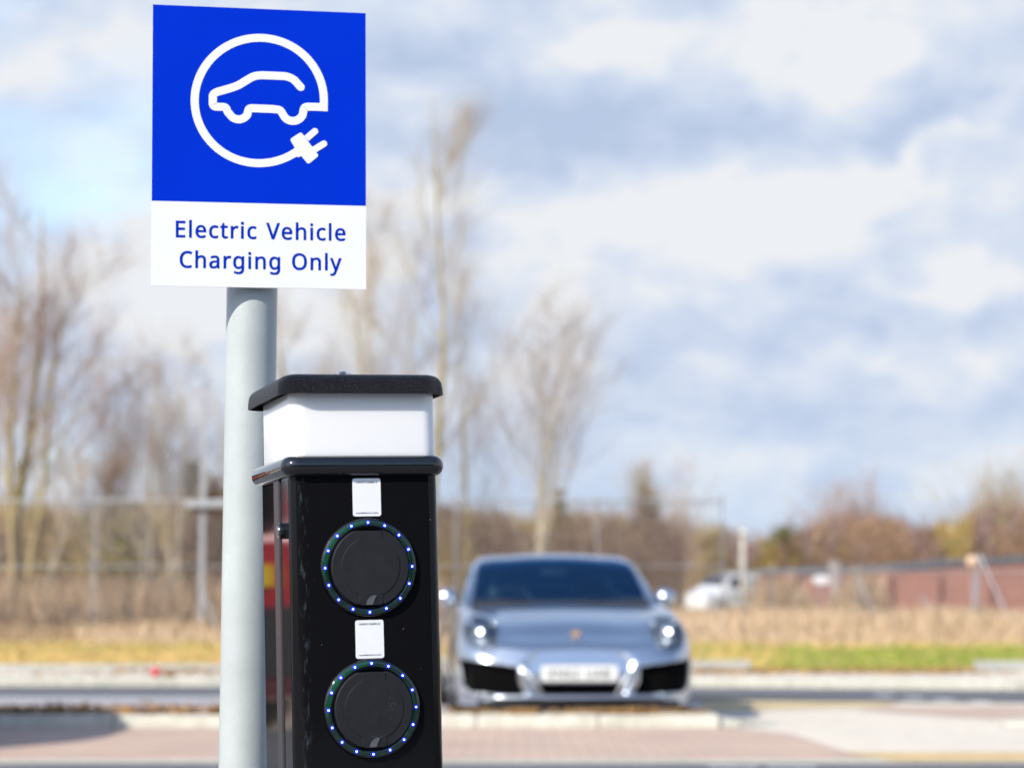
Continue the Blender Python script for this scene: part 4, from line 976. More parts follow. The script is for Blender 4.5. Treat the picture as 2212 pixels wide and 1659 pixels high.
def boxy_car(name, st, paint, label, cat, sideglass, frontglass, rearglass, wy, wr, wx, plate=None, lamps=None, k=1.):
    sh = Shell(st, .05, 4)
    car = empty(name, (0, 0, 0), label=label, cat=cat)
    body_, sg_, fg, rg = [], [[], []], [], []
    for j, i, sg, c, s_ in sh.faces():
        if 7.1 < s_ < 7.9 and any(a < c.y < b for a, b in sideglass): sg_[0 if sg > 0 else 1].append((j, i, sg)); continue
        if s_ > 8.2 and frontglass[0] < c.y < frontglass[1]: fg.append((j, i, sg)); continue
        if s_ > 8.2 and rearglass and rearglass[0] < c.y < rearglass[1]: rg.append((j, i, sg)); continue
        if any((c.y - q) ** 2 + (c.z - wr) ** 2 < (wr + .03) ** 2 and abs(c.x) > .5 and s_ < 6 for q in wy): continue
        body_.append((j, i, sg))
    bo = shell_obj('body', sh, body_, paint, car, thick=.02)
    for jj in (0, len(sh.rows) - 1):
        loop = [sh.pt(jj, i, 1) for i in range(sh.n)] + [sh.pt(jj, i, -1) for i in range(sh.n - 2, 0, -1)]
        mb = MB(); mb.add(loop, [tuple(range(len(loop)))]); mb.build('end_panel', paint, bo)
    shell_obj('windscreen', sh, fg, M['far_glass'], car, off=-.003)
    if rg: shell_obj('rear_window', sh, rg, M['far_glass'], car, off=-.003)
    for k_ in range(2): shell_obj('side_window', sh, sg_[k_], M['far_glass'], car, off=-.003)
    for q in wy:
        for s2 in (-1, 1): wheel(car, wx * s2, q, wr, .2)
    mb = MB(); mb.box((0, (wy[0] + wy[1]) / 2, .3), (1.3, wy[1] - wy[0] + .9, .12)); mb.build('underbody', M['trim'], car)
    for s2 in (-1, 1):
        mb = MB(); mb.ellipsoid(((wx + .19) * s2, frontglass[1] - .1, 1.05), (.10, .06, .08), 14, 8); mb.build('door_mirror', paint, car, smooth=True)
    return car, sh


# red hatchback parked outside the left edge: seen mirrored in the post's side, its shade falls on the kerb
def suv(k):
    return [(y, b, w_ + .05, wz * 1.1, (a[0] + .05, a[1] * k), (c[0] + .05, c[1] * k), (d[0] + (.11 if y > 1.5 else .04), d[1] * k), (e_[0] + .05, e_[1] * k), t * k) for (y, b, w_, wz, a, c, d, e_, t) in hst]


hst = [(0.00, .30, .60, .45, (.56, .60), (.50, .66), (.35, .68), (.18, .69), .69),
       (0.10, .22, .78, .45, (.74, .66), (.66, .74), (.45, .77), (.22, .78), .78),
       (0.50, .18, .87, .50, (.82, .78), (.72, .86), (.50, .89), (.25, .90), .90),
       (1.00, .18, .885, .52, (.84, .86), (.76, .93), (.60, .96), (.30, .98), .98),
       (1.60, .18, .885, .55, (.84, .90), (.78, .98), (.66, 1.26), (.34, 1.32), 1.33),
       (2.10, .18, .885, .55, (.84, .92), (.78, 1.0), (.62, 1.44), (.32, 1.49), 1.50),
       (3.20, .18, .885, .55, (.84, .94), (.78, 1.02), (.62, 1.46), (.32, 1.51), 1.52),
       (3.75, .18, .885, .55, (.84, .96), (.78, 1.03), (.62, 1.38), (.32, 1.43), 1.44),
       (4.00, .20, .87, .58, (.83, .94), (.76, 1.0), (.62, 1.10), (.32, 1.13), 1.14),
       (4.10, .24, .83, .58, (.79, .88), (.70, .92), (.56, .96), (.28, .97), .97),
       (4.14, .30, .74, .58, (.68, .82), (.62, .86), (.48, .90), (.24, .90), .90)]
hatch, hs = boxy_car('family_car', suv(1.32), M['red_paint'], 'tall red car parked tail towards the camera, left of the frame', 'car', [(1.55, 2.35), (2.45, 3.3)], (1.05, 2.0), (3.72, 4.0), (.85, 3.4), .34, .80)
mb = MB(); mb.prism(rrect(-.02, .50, .93, 1.07, .01, 3), 4.142, 4.175); mb.build('number_plate', M['yplate'], hatch)
for s2 in (-1, 1):
    mb = MB(); mb.box((.72 * s2, 4.09, .98), (.16, .10, .26)); mb.build('tail_lamp', M['red_lamp'], hatch, bevel=.02)
hatch.location = (-5.35, 18.1, 0); hatch.rotation_euler = (0, 0, PI + .0)
hatch.rotation_euler = (0, 0, 0)
hatch.rotation_euler = (0, 0, PI)
hatch.location = (-5.36, 17.35, 0)
mb = MB(); mb.prism(rrect(-.88, .88, .36, .80, .08, 5), 3.98, 4.22); mb.build('rear_bumper', M['trim'], hatch)
mb = MB(); mb.box((0, 4.02, 1.50), (1.25, .30, .42)); mb.build('tailgate_glass', M['far_glass'], hatch, bevel=.05)
# ============================================================ GROUND
def noise_mix_mat(name, cols, scales, rough=.9, bump=.3, bscale=60, extra=None):
    """layered colour variation, in object space (metres)"""
    m = bpy.data.materials.new(name); m.use_nodes = True; nt = m.node_tree; b = nt.nodes['Principled BSDF']
    b.inputs['Roughness'].default_value = rough
    tc = nt.nodes.new('ShaderNodeTexCoord'); prev = None
    for i, c in enumerate(cols):
        if prev is None:
            rgb = nt.nodes.new('ShaderNodeRGB'); rgb.outputs[0].default_value = (*c, 1); prev = rgb.outputs[0]; continue
        n = nt.nodes.new('ShaderNodeTexNoise'); n.inputs['Scale'].default_value = scales[i - 1]; n.inputs['Detail'].default_value = 7; n.inputs['Roughness'].default_value = .65
        mp = nt.nodes.new('ShaderNodeMapping'); mp.inputs['Location'].default_value = (i * 7.3, i * 3.1, 0)
        nt.links.new(tc.outputs['Object'], mp.inputs[0]); nt.links.new(mp.outputs[0], n.inputs[0])
        r = nt.nodes.new('ShaderNodeValToRGB'); r.color_ramp.elements[0].position = .42; r.color_ramp.elements[1].position = .62
        nt.links.new(n.outputs['Fac'], r.inputs[0])
        mx = nt.nodes.new('ShaderNodeMix'); mx.data_type = 'RGBA'
        nt.links.new(r.outputs[0], mx.inputs[0]); nt.links.new(prev, mx.inputs[6]); mx.inputs[7].default_value = (*c, 1); prev = mx.outputs[2]
    nt.links.new(prev, b.inputs['Base Color'])
    n2 = nt.nodes.new('ShaderNodeTexNoise'); n2.inputs['Scale'].default_value = bscale; n2.inputs['Detail'].default_value = 5
    nt.links.new(tc.outputs['Object'], n2.inputs[0])
    bp = nt.nodes.new('ShaderNodeBump'); bp.inputs['Strength'].default_value = bump; bp.inputs['Distance'].default_value = .01
    nt.links.new(n2.outputs['Fac'], bp.inputs['Height']); nt.links.new(bp.outputs[0], b.inputs['Normal'])
    return m


def block_mat(name, c1, c2, mortar, bw, bh, msize=.008):
    m = bpy.data.materials.new(name); m.use_nodes = True; nt = m.node_tree; b = nt.nodes['Principled BSDF']; b.inputs['Roughness'].default_value = .85
    tc = nt.nodes.new('ShaderNodeTexCoord'); br = nt.nodes.new('ShaderNodeTexBrick')
    br.inputs['Scale'].default_value = 1; br.inputs['Brick Width'].default_value = bw; br.inputs['Row Height'].default_value = bh
    br.inputs['Mortar Size'].default_value = msize; br.inputs['Color1'].default_value = (*c1, 1); br.inputs['Color2'].default_value = (*c2, 1); br.inputs['Mortar'].default_value = (*mortar, 1)
    nt.links.new(tc.outputs['Object'], br.inputs[0])
    n = nt.nodes.new('ShaderNodeTexNoise'); n.inputs['Scale'].default_value = 1.3; n.inputs['Detail'].default_value = 6
    nt.links.new(tc.outputs['Object'], n.inputs[0])
    mx = nt.nodes.new('ShaderNodeMix'); mx.data_type = 'RGBA'; mx.blend_type = 'MULTIPLY'; mx.inputs[0].default_value = .45
    r = nt.nodes.new('ShaderNodeValToRGB'); r.color_ramp.elements[0].position = .3; r.color_ramp.elements[0].color = (.6, .6, .62, 1); r.color_ramp.elements[1].position = .7
    nt.links.new(n.outputs['Fac'], r.inputs[0]); nt.links.new(br.outputs['Color'], mx.inputs[6]); nt.links.new(r.outputs[0], mx.inputs[7]); nt.links.new(mx.outputs[2], b.inputs['Base Color'])
    bp = nt.nodes.new('ShaderNodeBump'); bp.inputs['Strength'].default_value = .4; bp.inputs['Distance'].default_value = .004; bp.invert = True
    nt.links.new(br.outputs['Fac'], bp.inputs['Height']); nt.links.new(bp.outputs[0], b.inputs['Normal'])
    return m


M['soil'] = noise_mix_mat('grass_soil', [(.36, .25, .085), (.24, .20, .06), (.42, .30, .11)], [.35, 2.2], bump=.6, bscale=25)
M['asphalt'] = noise_mix_mat('worn_asphalt', [(.105, .108, .118), (.135, .135, .14), (.085, .088, .095)], [.8, 14], bump=.35, bscale=180)
M['near_asphalt'] = noise_mix_mat('near_asphalt', [(.12, .125, .135), (.15, .15, .155)], [2], bump=.35, bscale=180)
M['concrete'] = noise_mix_mat('pale_concrete_paving', [(.60, .53, .43), (.54, .475, .39), (.64, .575, .48)], [.9, 6], bump=.15, bscale=90)
M['kerbstone'] = noise_mix_mat('kerb_concrete', [(.47, .45, .37), (.38, .365, .30), (.55, .52, .44)], [1.4, 9], bump=.2, bscale=120)
M['paver'] = block_mat('pink_block_paving', (.58, .40, .295), (.52, .385, .30), (.38, .29, .23), .2, .1)
M['paver_far'] = block_mat('grey_pink_block_paving', (.43, .35, .335), (.40, .36, .36), (.3, .28, .27), .2, .1)
M['tactile'] = block_mat('buff_tactile_paving', (.62, .45, .21), (.58, .42, .20), (.40, .32, .2), .4, .4)
M['line'] = noise_mix_mat('white_road_paint', [(.72, .72, .70), (.5, .5, .49)], [9], bump=.1)
M['leaf1'] = mat('dead_leaf_tan', (.40, .23, .075), .8, var=.5, vscale=20)
M['leaf2'] = mat('dead_leaf_brown', (.20, .10, .035), .8, var=.5, vscale=20)
M['edging'] = noise_mix_mat('grey_edging', [(.34, .345, .33), (.42, .41, .38)], [1.5], bump=.2)


def verge_z(y):
    if y < 27.4: return -.03
    if y < 27.8: return -.03 + (y - 27.4) / .4 * .155
    if y < 46: return .125 + (y - 27.8) * .0129
    if y < 96: return .36
    if y < 200: return .36 + (y - 96) * .012
    return 1.608


def sheet(name, poly, z, m, th=None, kind='structure', lift=0.):
    mb = MB()
    if th is None:
        mb.add([(x, y, z) for x, y in poly], [tuple(range(len(poly)))])
        o = mb.build(name, m, fix=False)
        if o.data.polygons[0].normal.z < 0: o.data.flip_normals()
    else:
        mb.prism(poly, z - th, z, axis='z'); o = mb.build(name, m, bevel=.012)
    return tag(o, kind=kind)


ys = [-60, -20, 0, 13, 20, 26, 27.4, 27.8, 30, 33, 36, 40, 46, 54, 62, 72, 90, 120, 160, 200, 400, 900, 2500]
xs = [-2500, -600, -200, -80, -40, -20, -10, -5, 0, 5, 10, 20, 40, 80, 200, 600, 2500]
mb = MB(); vs = [(x, y, verge_z(y)) for y in ys for x in xs]; n = len(xs)
mb.add(vs, [(j * n + i, j * n + i + 1, (j + 1) * n + i + 1, (j + 1) * n + i) for j in range(len(ys) - 1) for i in range(n - 1)])
tag(mb.build('ground', M['soil'], fix=False, smooth=True), kind='structure')

sheet('near_road', [(-80, 4.45), (80, 4.45), (80, 13.36), (-80, 13.36)], .0, M['near_asphalt'])
sheet('pavement', [(-80, -60), (80, -60), (80, 4.3), (-80, 4.3)], .10, M['near_asphalt'], th=.12)
sheet('near_kerb', [(-80, 4.304), (80, 4.304), (80, 4.44), (-80, 4.44)], .104, M['kerbstone'], th=.12)
sheet('channel_strip', [(-80, 13.36), (2.2, 13.36), (2.15, 13.66), (-80, 13.66)], .004, M['kerbstone'])
sheet('block_paving', [(-80, 13.66), (2.15, 13.66), (2.0, 16.3), (1.72, 17.04), (-80, 17.04)], .004, M['paver'])
sheet('footpath', [(2.2, 13.36), (80, 13.36), (80, 21.0), (4.4, 21.2), (1.62, 21.9), (1.62, 17.2), (1.72, 17.04), (2.0, 16.3), (2.15, 13.66)], .004, M['concrete'])
# bays behind the kerb
sheet('parking_bay', [(-80, 17.44), (1.58, 17.44), (1.58, 21.6), (-80, 21.6)], .004, M['paver_far'])
sheet('bay_edge_strip', [(-80, 21.6), (1.58, 21.6), (1.58, 22.7), (-80, 22.85)], .006, noise_mix_mat('light_grey_strip', [(.30, .30, .31), (.36, .36, .36)], [2], bump=.2))
sheet('far_road', [(-80, 22.85), (-3, 22.85), (1.58, 22.7), (4.4, 21.2), (6, 20.7), (80, 19.5), (80, 23.6), (6, 24.2), (2, 25.2), (-3, 25.5), (-80, 25.5)], .002, M['asphalt'])
sheet('far_footpath', [(-80, 25.66), (-3, 25.66), (2, 25.36), (6, 24.36), (80, 23.76), (80, 27.5), (-80, 27.5)], .10, M['concrete'], th=.13)
sheet('far_kerb', [(-80, 25.5), (-3, 25.5), (2, 25.2), (6, 24.2), (80, 23.6), (80, 23.757), (6, 24.357), (2, 25.357), (-3, 25.657), (-80, 25.657)], .104, M['kerbstone'], th=.13)
sheet('tactile_paving', [(2.25, 13.45), (80, 13.45), (80, 14.15), (2.6, 14.3), (2.05, 14.3)], .008, M['tactile'])
tc2 = sheet('tactile_paving', [(1.7, 19.7), (3.35, 20.5), (3.6, 21.15), (1.75, 21.4)], .008, M['tactile'])
sheet('paved_strip', [(3.0, 19.9), (3.9, 18.2), (3.75, 17.5), (4.2, 17.45), (80, 17.0), (80, 19.0), (4.9, 20.6), (3.4, 20.5)], .008, M['paver'])
# markings
for i, (x, y) in enumerate(((3.75, 22.9), (3.95, 22.35), (4.15, 21.85), (4.4, 21.35))):
    sheet('road_marking', [(x - .09, y - .16), (x + .09, y - .16), (x + .07, y + .16), (x - .11, y + .16)], .007, M['line'])
for x in (1.12, 1.46):
    sheet('road_marking', [(x, 13.0), (x + .27, 12.93), (x + .27, 13.04), (x, 13.11)], .005, M['line'])


# kerb stones: one thing each
def kerbstone(x0, x1, y0, y1, h0, h1, label):
    mb = MB()
    vs = [(x0, y0, 0), (x1, y1, 0), (x1, y1 + .40, 0), (x0, y0 + .40, 0), (x0, y0 + .03, h0), (x1, y1 + .03, h1), (x1, y1 + .40, h1), (x0, y0 + .40, h0)]
    mb.add(vs, [(3, 2, 1, 0), (4, 5, 6, 7), (0, 1, 5, 4), (1, 2, 6, 5), (2, 3, 7, 6), (3, 0, 4, 7)])
    o = mb.build('kerb', M['kerbstone'], bevel=.015)
    return tag(o, kind='structure')


x = -12.06
while x < 1.0:
    kerbstone(x, x + .9, 17.03, 17.03, .10, .10, '')
    x += .908
kerbstone(.654, 1.40, 17.03, 17.03, .10, .09, '')
kerbstone(1.404, 1.72, 17.03, 17.10, .088, .055, '')
kerbstone(1.725, 2.05, 17.105, 17.38, .053, .006, '')
for k in range(9):
    kerbstone(3.76 + k * .92, 4.67 + k * .92, 17.35, 17.35, .085 if k else .03, .085, '')
# edging boards before the grass
for (x0, x1, y, lab) in [(-9, -2.9, 27.46, 'long grey edging board at the foot of the dry grass bank left of the pole'), (-2.88, 2.88, 27.5, 'grey edging board behind the silver car ending in green grass'), (5.55, 12, 27.3, 'grey edging board at the right end of the green grass')]:
    mb = MB(); mb.box(((x0 + x1) / 2, y, .125 + (0.02 if x0 > -8 else 0)), (x1 - x0, .09, .13 + (0.05 if x0 > -8 else 0)))
    tag(mb.build('edging_board', M['edging'], bevel=.01), lab, 'edging', 'edging boards along the grass')

# leaves along the kerbs
rnd = random.Random(21)


def leaves(name, spots, per, label, sz=.028, mats=('leaf1', 'leaf2')):
    mb = MB()
    for (x0, x1, y0, y1, z, dens) in spots:
        for _ in range(int(per * dens)):
            x = rnd.uniform(x0, x1); y = rnd.uniform(y0, y1); zz = z + abs(rnd.gauss(0, .012)) * (1 if dens < 2 else 1.8) + .004
            e = Euler((rnd.gauss(0, .6), rnd.gauss(0, .6), rnd.uniform(0, 6.3))).to_matrix(); s = sz * rnd.uniform(.6, 1.4)
            vs = [Vector((x, y, zz)) + e @ Vector(p) for p in ((-s, 0, 0), (0, -s * .5, .004), (s, 0, 0), (0, s * .5, .004))]
            mb.add(vs, [(0, 1, 2, 3)], rnd.random() < .4)
    return tag(mb.build(name, [M[q] for q in mats], fix=False), label, 'leaf litter', kind='stuff')


sp_ = [(-4.6, -2.35, 17.1, 17.4, .11, 3), (-2.3, -1.55, 17.1, 17.4, .11, 2.2), (-1.9, -1.2, 17.12, 17.4, .11, 2.2), (-1.2, -.6, 17.2, 17.4, .11, 1)]
sp_ += [(-.5, 1.5, 17.2, 17.43, .10, .7), (0, .2, 17.1, 17.4, .10, .7), (.65, 1.1, 17.1, 17.4, .10, 1.2), (-6, 6, 25.75, 27.4, .105, 2.4), (-4.7, 2.5, 26.6, 27.4, .11, 3), (1.7, 5.5, 26.4, 27.4, .11, 3)]
leaves('leaf_litter', sp_, 420, 'brown dead leaves gathered on the kerb top and along the far footpath')

# small litter on the far kerb
lt = at(337, 1470, 25.6)
mb = MB(); mb.ellipsoid((0, 0, .05), (.06, .045, .05), 14, 9); mb.box((.0, .0, .085), (.06, .05, .03), Matrix.Rotation(.4, 3, 'Y'))
for v_i, v in enumerate(mb.v):
    p = Vector(v); q = p + Vector((noise.noise(p * 22) * .02, noise.noise(p * 22 + Vector((3, 0, 0))) * .02, noise.noise(p * 22 + Vector((0, 5, 0))) * .015)); mb.v[v_i] = tuple(q)
o = mb.build('crumpled_bag', mat('red_plastic_wrap', (.55, .02, .03), .35, var=.2, vscale=30), loc=(lt.x, 25.58, .105), smooth=True)
tag(o, 'small crumpled red wrapper lying on the far kerb left of the sign pole', 'litter')
mb = MB(); mb.ellipsoid((0, 0, .03), (.08, .05, .04), 12, 8)
for v_i, v in enumerate(mb.v):
    p = Vector(v); mb.v[v_i] = tuple(p + Vector((noise.noise(p * 30) * .02, 0, noise.noise(p * 30 + Vector((0, 5, 0))) * .02)))
o = mb.build('leaf_clump', M['leaf2'], loc=(lt.x + .15, 25.6, .105)); tag(o, 'dark clump of dead leaves beside the crumpled red wrapper', 'leaf clump')

# ============================================================ GRASS
M['tan_grass'] = noise_mix_mat('dead_grass_blades', [(.54, .39, .25), (.44, .30, .17), (.62, .47, .32)], [.5, 3], bump=0)
M['gold_grass'] = noise_mix_mat('short_dry_grass', [(.58, .39, .13), (.50, .36, .10), (.64, .45, .19)], [.7, 4], bump=0)
M['green_grass'] = noise_mix_mat('green_grass_blades', [(.22, .30, .03), (.30, .32, .05), (.16, .24, .03)], [.8, 5], bump=0)
M['brown_weed'] = noise_mix_mat('brown_weed_stalks', [(.30, .19, .11), (.23, .15, .09), (.38, .27, .15)], [.6, 4], bump=0)


def blades(name, n, region, hfun, wd, mats, label, lean=.25, seed=1, pick=None):
    r = random.Random(seed); mb = MB()
    for _ in range(n):
        x, y = region(r)
        h = hfun(x, y, r)
        if h <= 0: continue
        z = verge_z(y) - .01
        a = r.uniform(0, PI); l = Vector((r.gauss(0, lean), r.gauss(0, lean), 1)).normalized() * h
        wv = Vector((math.cos(a), math.sin(a), 0)) * wd * r.uniform(.6, 1.4)
        p = Vector((x, y, z)); m1 = p + l * .55 + Vector((0, 0, h * .05))
        mb.add([p - wv, p + wv, m1 + wv * .7, m1 - wv * .7, p + l], [(0, 1, 2, 3), (3, 2, 4)], (pick(x, y, r) if pick else r.randrange(len(mats))))
    return tag(mb.build(name, [M[q] for q in mats], fix=False), label, 'grass', kind='stuff')


def wedge(y0, y1, x0=None, x1=None):
    def f(r):
        y = y0 + (y1 - y0) * r.random()
        a, b = -y * .245, y * .245
        if x0 is not None: a = x0 / F * y
        if x1 is not None: b = x1 / F * y
        return r.uniform(a, b), y
    return f


def pxof(x, y): return CX + x / y * F


def gmask(x, y):          # where the lawn is green: right of the silver car
    px = pxof(x, y) + noise.noise(Vector((x * .8, y * .5, 0))) * 130
    d = y + noise.noise(Vector((x * .5, y * .3, 4))) * 1.6
    return px > 1670 and d < 36.3 - max(0, 1950 - px) * .009


def lawn_pick(x, y, r):
    if gmask(x, y): return 1 if r.random() < .86 else 0
    g = noise.noise(Vector((x * .25, y * .35, 9)))
    if pxof(x, y) > 1480 and r.random() < .25: return 1
    return 1 if (g > .25 and y > 34 and r.random() < .35) or r.random() < .03 else 0


blades('short_grass', 42000, wedge(27.62, 38.5), lambda x, y, r: r.uniform(.03, .085) * (1.0 if y > 28 else .7) * (1.5 + noise.noise(Vector((x * 1.3, y * .8, 1))) * 1.4) / 1.5, .010, ['gold_grass', 'green_grass'], 'short golden and green grass on the verge between the edging and the fence', lean=.5, seed=3, pick=lawn_pick)


def tall_h(x, y, r):
    px = pxof(x, y)
    base = .44 if px > 1350 else .26
    if px < 850: base = .16 + .16 * max(0, 1 - abs(px - 360) / 200)
    k = min(1, max(.25, (y - 36.5) / 4)) if px > 900 else min(1, max(.3, (y - 37) / 5))
    return base * k * r.uniform(.55, 1.35) * (1 + .5 * noise.noise(Vector((x * .7, y * .4, 2))))


def tall_pick(x, y, r):
    px = pxof(x, y)
    if px < 170 or (px < 850 and y > 43): return 1 if r.random() < .85 else 0
    return 1 if r.random() < .14 + (.45 if y > 46 else 0) else 0


blades('tall_dry_grass', 34000, wedge(36.8, 50), tall_h, .012, ['tan_grass', 'brown_weed'], 'tall pale dead grass standing along the foot of the mesh fence', lean=.22, seed=5, pick=tall_pick)
blades('brown_weeds', 9000, wedge(46, 62, -1200, -150), lambda x, y, r: r.uniform(.5, 1.5), .016, ['brown_weed', 'tan_grass'], 'dark brown weeds and brambles behind the fence on the left', lean=.3, seed=6, pick=lambda x, y, r: 0 if r.random() < .85 else 1)

def rweed_h(x, y, r):
    px = pxof(x, y); k = noise.noise(Vector((px * .011, 0, 5))) + (.16 if px < 1880 else -.12)
    if px < 1640: return 0
    return 0 if k < -.08 else r.uniform(.5, 1.6) * min(1, .5 + k)


blades('brown_weeds', 17000, wedge(47.5, 56, 364, 1150), rweed_h, .013, ['brown_weed', 'tan_grass'], 'brown weed stalks and brambles in front of the red brick wall', lean=.25, seed=8, pick=lambda x, y, r: 0 if r.random() < .8 else 1)

# ============================================================ FENCES
M['galv'] = mat('galvanised_steel', (.36, .36, .37), .5, metal=.5, var=.12, vscale=6)
M['wire'] = mat('fence_wire', (.30, .27, .29), .6, metal=.2, var=.1)


def fence(name, Y, x0, x1, H, pitch, rails, posts, braces, label, wr=.0035, thick_rail=None):
    z0 = verge_z(Y)
    f = empty(name, ((x0 + x1) / 2, Y, z0), label=label, cat='fence')
    ox = (x0 + x1) / 2
    mb = MB(); x = x0
    while x <= x1:
        mb.tube([(x - ox, 0, 0), (x - ox, 0, H)], wr, 3, cap=False); x += pitch
    z = .1
    while z < H:
        mb.tube([(x0 - ox, .006, z), (x1 - ox, .006, z)], wr * .9, 3, cap=False); z += .3
    mb.build('wire_mesh', M['wire'], f, fix=False)
    for z, r in rails:
        mb = MB(); mb.tube([(x0 - ox, -.02, z), (x1 - ox, -.02, z)], r, 8); mb.build('rail', M['galv'], f)
    for x, hh, r in posts:
        mb = MB(); mb.box((x - ox, .04, hh / 2), (r * 2, r * 2, hh)); mb.box((x - ox, .04, hh + .01), (r * 2.4, r * 2.4, .02)); mb.build('post', M['galv'], f)
    for (xa, za, xb, zb) in braces:
        mb = MB(); mb.tube([(xa - ox, -.05, za), (xb - ox, -.75, zb)], .022, 8); mb.build('brace', M['galv'], f)
    return f


def X45(px, Y=45): return (px - CX) / F * Y


fence('tall_mesh_fence', 45, X45(-60), X45(1560), 2.62, .052, [(2.60, .022), (1.30, .012)],
      [(X45(p), 2.75, .016) for p in (-35, 205)] + [(X45(p), 2.72, .016) for p in (690, 985, 1290, 1560)] + [(X45(438), 4.9, .05)],
      [(X45(438), .95, X45(480), .1), (X45(1530), .8, X45(1562), .05)],
      'tall galvanised wire mesh fence running behind the grass on the left and centre')
mb = MB(); r0 = at(400, 1088, 44.9); r1 = at(560, 1088, 44.9)
mb.box(((r0.x + r1.x) / 2, 44.86, r0.z), (r1.x - r0.x, .05, .13)); tag(mb.build('cross_arm', M['galv']), 'grey horizontal arm fixed at the top of the tall mesh fence beside the pole', 'arm')
fence('low_mesh_fence', 46.5, X45(1562, 46.5), X45(2330, 46.5), 1.22, .05, [(1.20, .02)],
      [(X45(p, 46.5), 1.3, .018) for p in (1664, 1850, 2110, 2300)],
      [(X45(1850, 46.5), 1.1, X45(1880, 46.5), .1), (X45(2112, 46.5), 1.55, X45(2165, 46.5), .05), (X45(2112, 46.5), 1.55, X45(2078, 46.5), .05), (X45(1985, 46.5), .7, X45(2015, 46.5), .05)],
      'lower galvanised mesh fence on the right in front of the red brick wall')

# ============================================================ WALL, LAMPS, VAN far right
M['brick'] = block_mat('red_brick', (.37, .14, .095), (.31, .12, .085), (.26, .18, .15), .215, .075, .01)
M['coping'] = mat('dark_coping', (.10, .11, .13), .7, var=.2)
# brick material reads x/z on a wall: map through a rotated copy
for nd in M['brick'].node_tree.nodes:
    if nd.type == 'TEX_BRICK':
        mpn = M['brick'].node_tree.nodes.new('ShaderNodeMapping'); mpn.inputs['Rotation'].default_value = (PI / 2, 0, 0)
        tcx = [q for q in M['brick'].node_tree.nodes if q.type == 'TEX_COORD'][0]
        M['brick'].node_tree.links.new(tcx.outputs['Object'], mpn.inputs[0]); M['brick'].node_tree.links.new(mpn.outputs[0], nd.inputs[0])
wall = empty('brick_wall', (16, 58, verge_z(58)), label='long red brick wall with a dark sloping coping on the far right', cat='wall')
xa = at(1640, 1240, 58).x - 16; xb = 16.
prof_ = [(xa, .3), (xb, .3), (xb, 1.85), (at(2212, 1216, 58).x - 16, 1.58), (at(2060, 1224, 58).x - 16, 1.50), (at(1850, 1238, 58).x - 16, 1.33), (xa, 1.26)]
mb = MB(); mb.prism([(a, b_ - (.3 if b_ == .3 else 0)) for a, b_ in prof_], 0, .25); mb.build('brickwork', M['brick'], wall)
mb = MB(); tp = prof_[2:]
for (a, b_), (c, d) in zip(tp[:-1], tp[1:]):
    mb.add([(a, -.06, b_ + .003), (c, -.06, d + .003), (c, .31, d + .003), (a, .31, b_ + .003), (a, -.06, b_ + .17), (c, -.06, d + .17), (c, .31, d + .17), (a, .31, b_ + .17)], [(3, 2, 1, 0), (4, 5, 6, 7), (0, 1, 5, 4), (1, 2, 6, 5), (2, 3, 7, 6), (3, 0, 4, 7)])
mb.build('coping', M['coping'], wall)
for k, px in enumerate((1700, 1800, 1905, 2010, 2120, 2230)):
    mb = MB(); mb.box((at(px, 1240, 58).x - 16, -.07, .65), (.42, .13, 1.3)); mb.build('pier', M['brick'], wall)

M['cream'] = mat('pale_cream_paint', (.66, .60, .50), .6, var=.08)
M['lampglass'] = mat('lamp_head_glass', (.8, .82, .8), .08, coat=1.)
for (px, pyb, pyt, Y, r, lab, arm) in [(1605, 1250, 1152, 66, .085, 'pale lamp column rising above the brown thicket right of the silver car', 0), (2050, 1240, 1145, 68, .05, 'slim lamp column with a glinting head near the right treeline', 1)]:
    b0 = at(px, pyb, Y); t0 = at(px, pyt, Y); z0 = verge_z(Y)
    lp = empty('lamp_column', (b0.x, Y, z0), label=lab, cat='street lamp')
    H = t0.z - z0
    mb = MB(); mb.tube([(0, 0, 0), (0, 0, H * .3), (0, 0, H)], [r * 1.3, r, r * .8], 16); mb.build('column', M['cream'], lp, smooth=True)
    hd = MB(); hd.ellipsoid((.0, -.05, H + .03), (.13, .2, .09), 18, 10); ho = hd.build('lamp_head', M['cream'], lp, smooth=True)
    gl = MB(); gl.ellipsoid((.03, -.20, H + .02), (.08, .09, .08), 16, 8); gl.build('lamp_glass', M['lampglass'], ho, smooth=True)
# ball topped post and short stub post, pale boards seen over the wall
g = at(2101, 1213, 55); lp = empty('ball_post', (g.x, 55, verge_z(55)), label='cream ball on a thin post above the coping of the brick wall', cat='post')
mb = MB(); mb.tube([(0, 0, 0), (0, 0, g.z - verge_z(55) - .1)], .03, 10); mb.build('shaft', M['galv'], lp)
mb = MB(); mb.ellipsoid((0, 0, g.z - verge_z(55)), (.16, .16, .15), 20, 12); mb.build('ball', mat('cream_ball_paint', (.62, .42, .28), .4, var=.1), lp, smooth=True)
g = at(1803, 1217, 57); mb = MB(); hh = g.z - verge_z(57); mb.box((0, 0, hh / 2), (.26, .1, hh)); mb.box((0, 0, hh + .03), (.31, .14, .06))
o = mb.build('board_post', mat('greyed_white_board', (.33, .29, .28), .7, var=.15), loc=(g.x, 57, verge_z(57)), bevel=.01); tag(o, 'upright greyish white board standing behind the low mesh fence', 'board')
g = at(1773, 1252, 52); sg2 = empty('small_sign', (g.x, 52, verge_z(52)), label='small white oval sign plate in front of the red brick wall', cat='sign')
zz = g.z - verge_z(52)
mb = MB(); mb.prism([(.20 * math.cos(a), zz + .11 * math.sin(a)) for a in [2 * PI * q / 28 for q in range(28)]], -.02, 0); mb.build('plate', mat('white_plate', (.72, .70, .70), .5, var=.05), sg2)
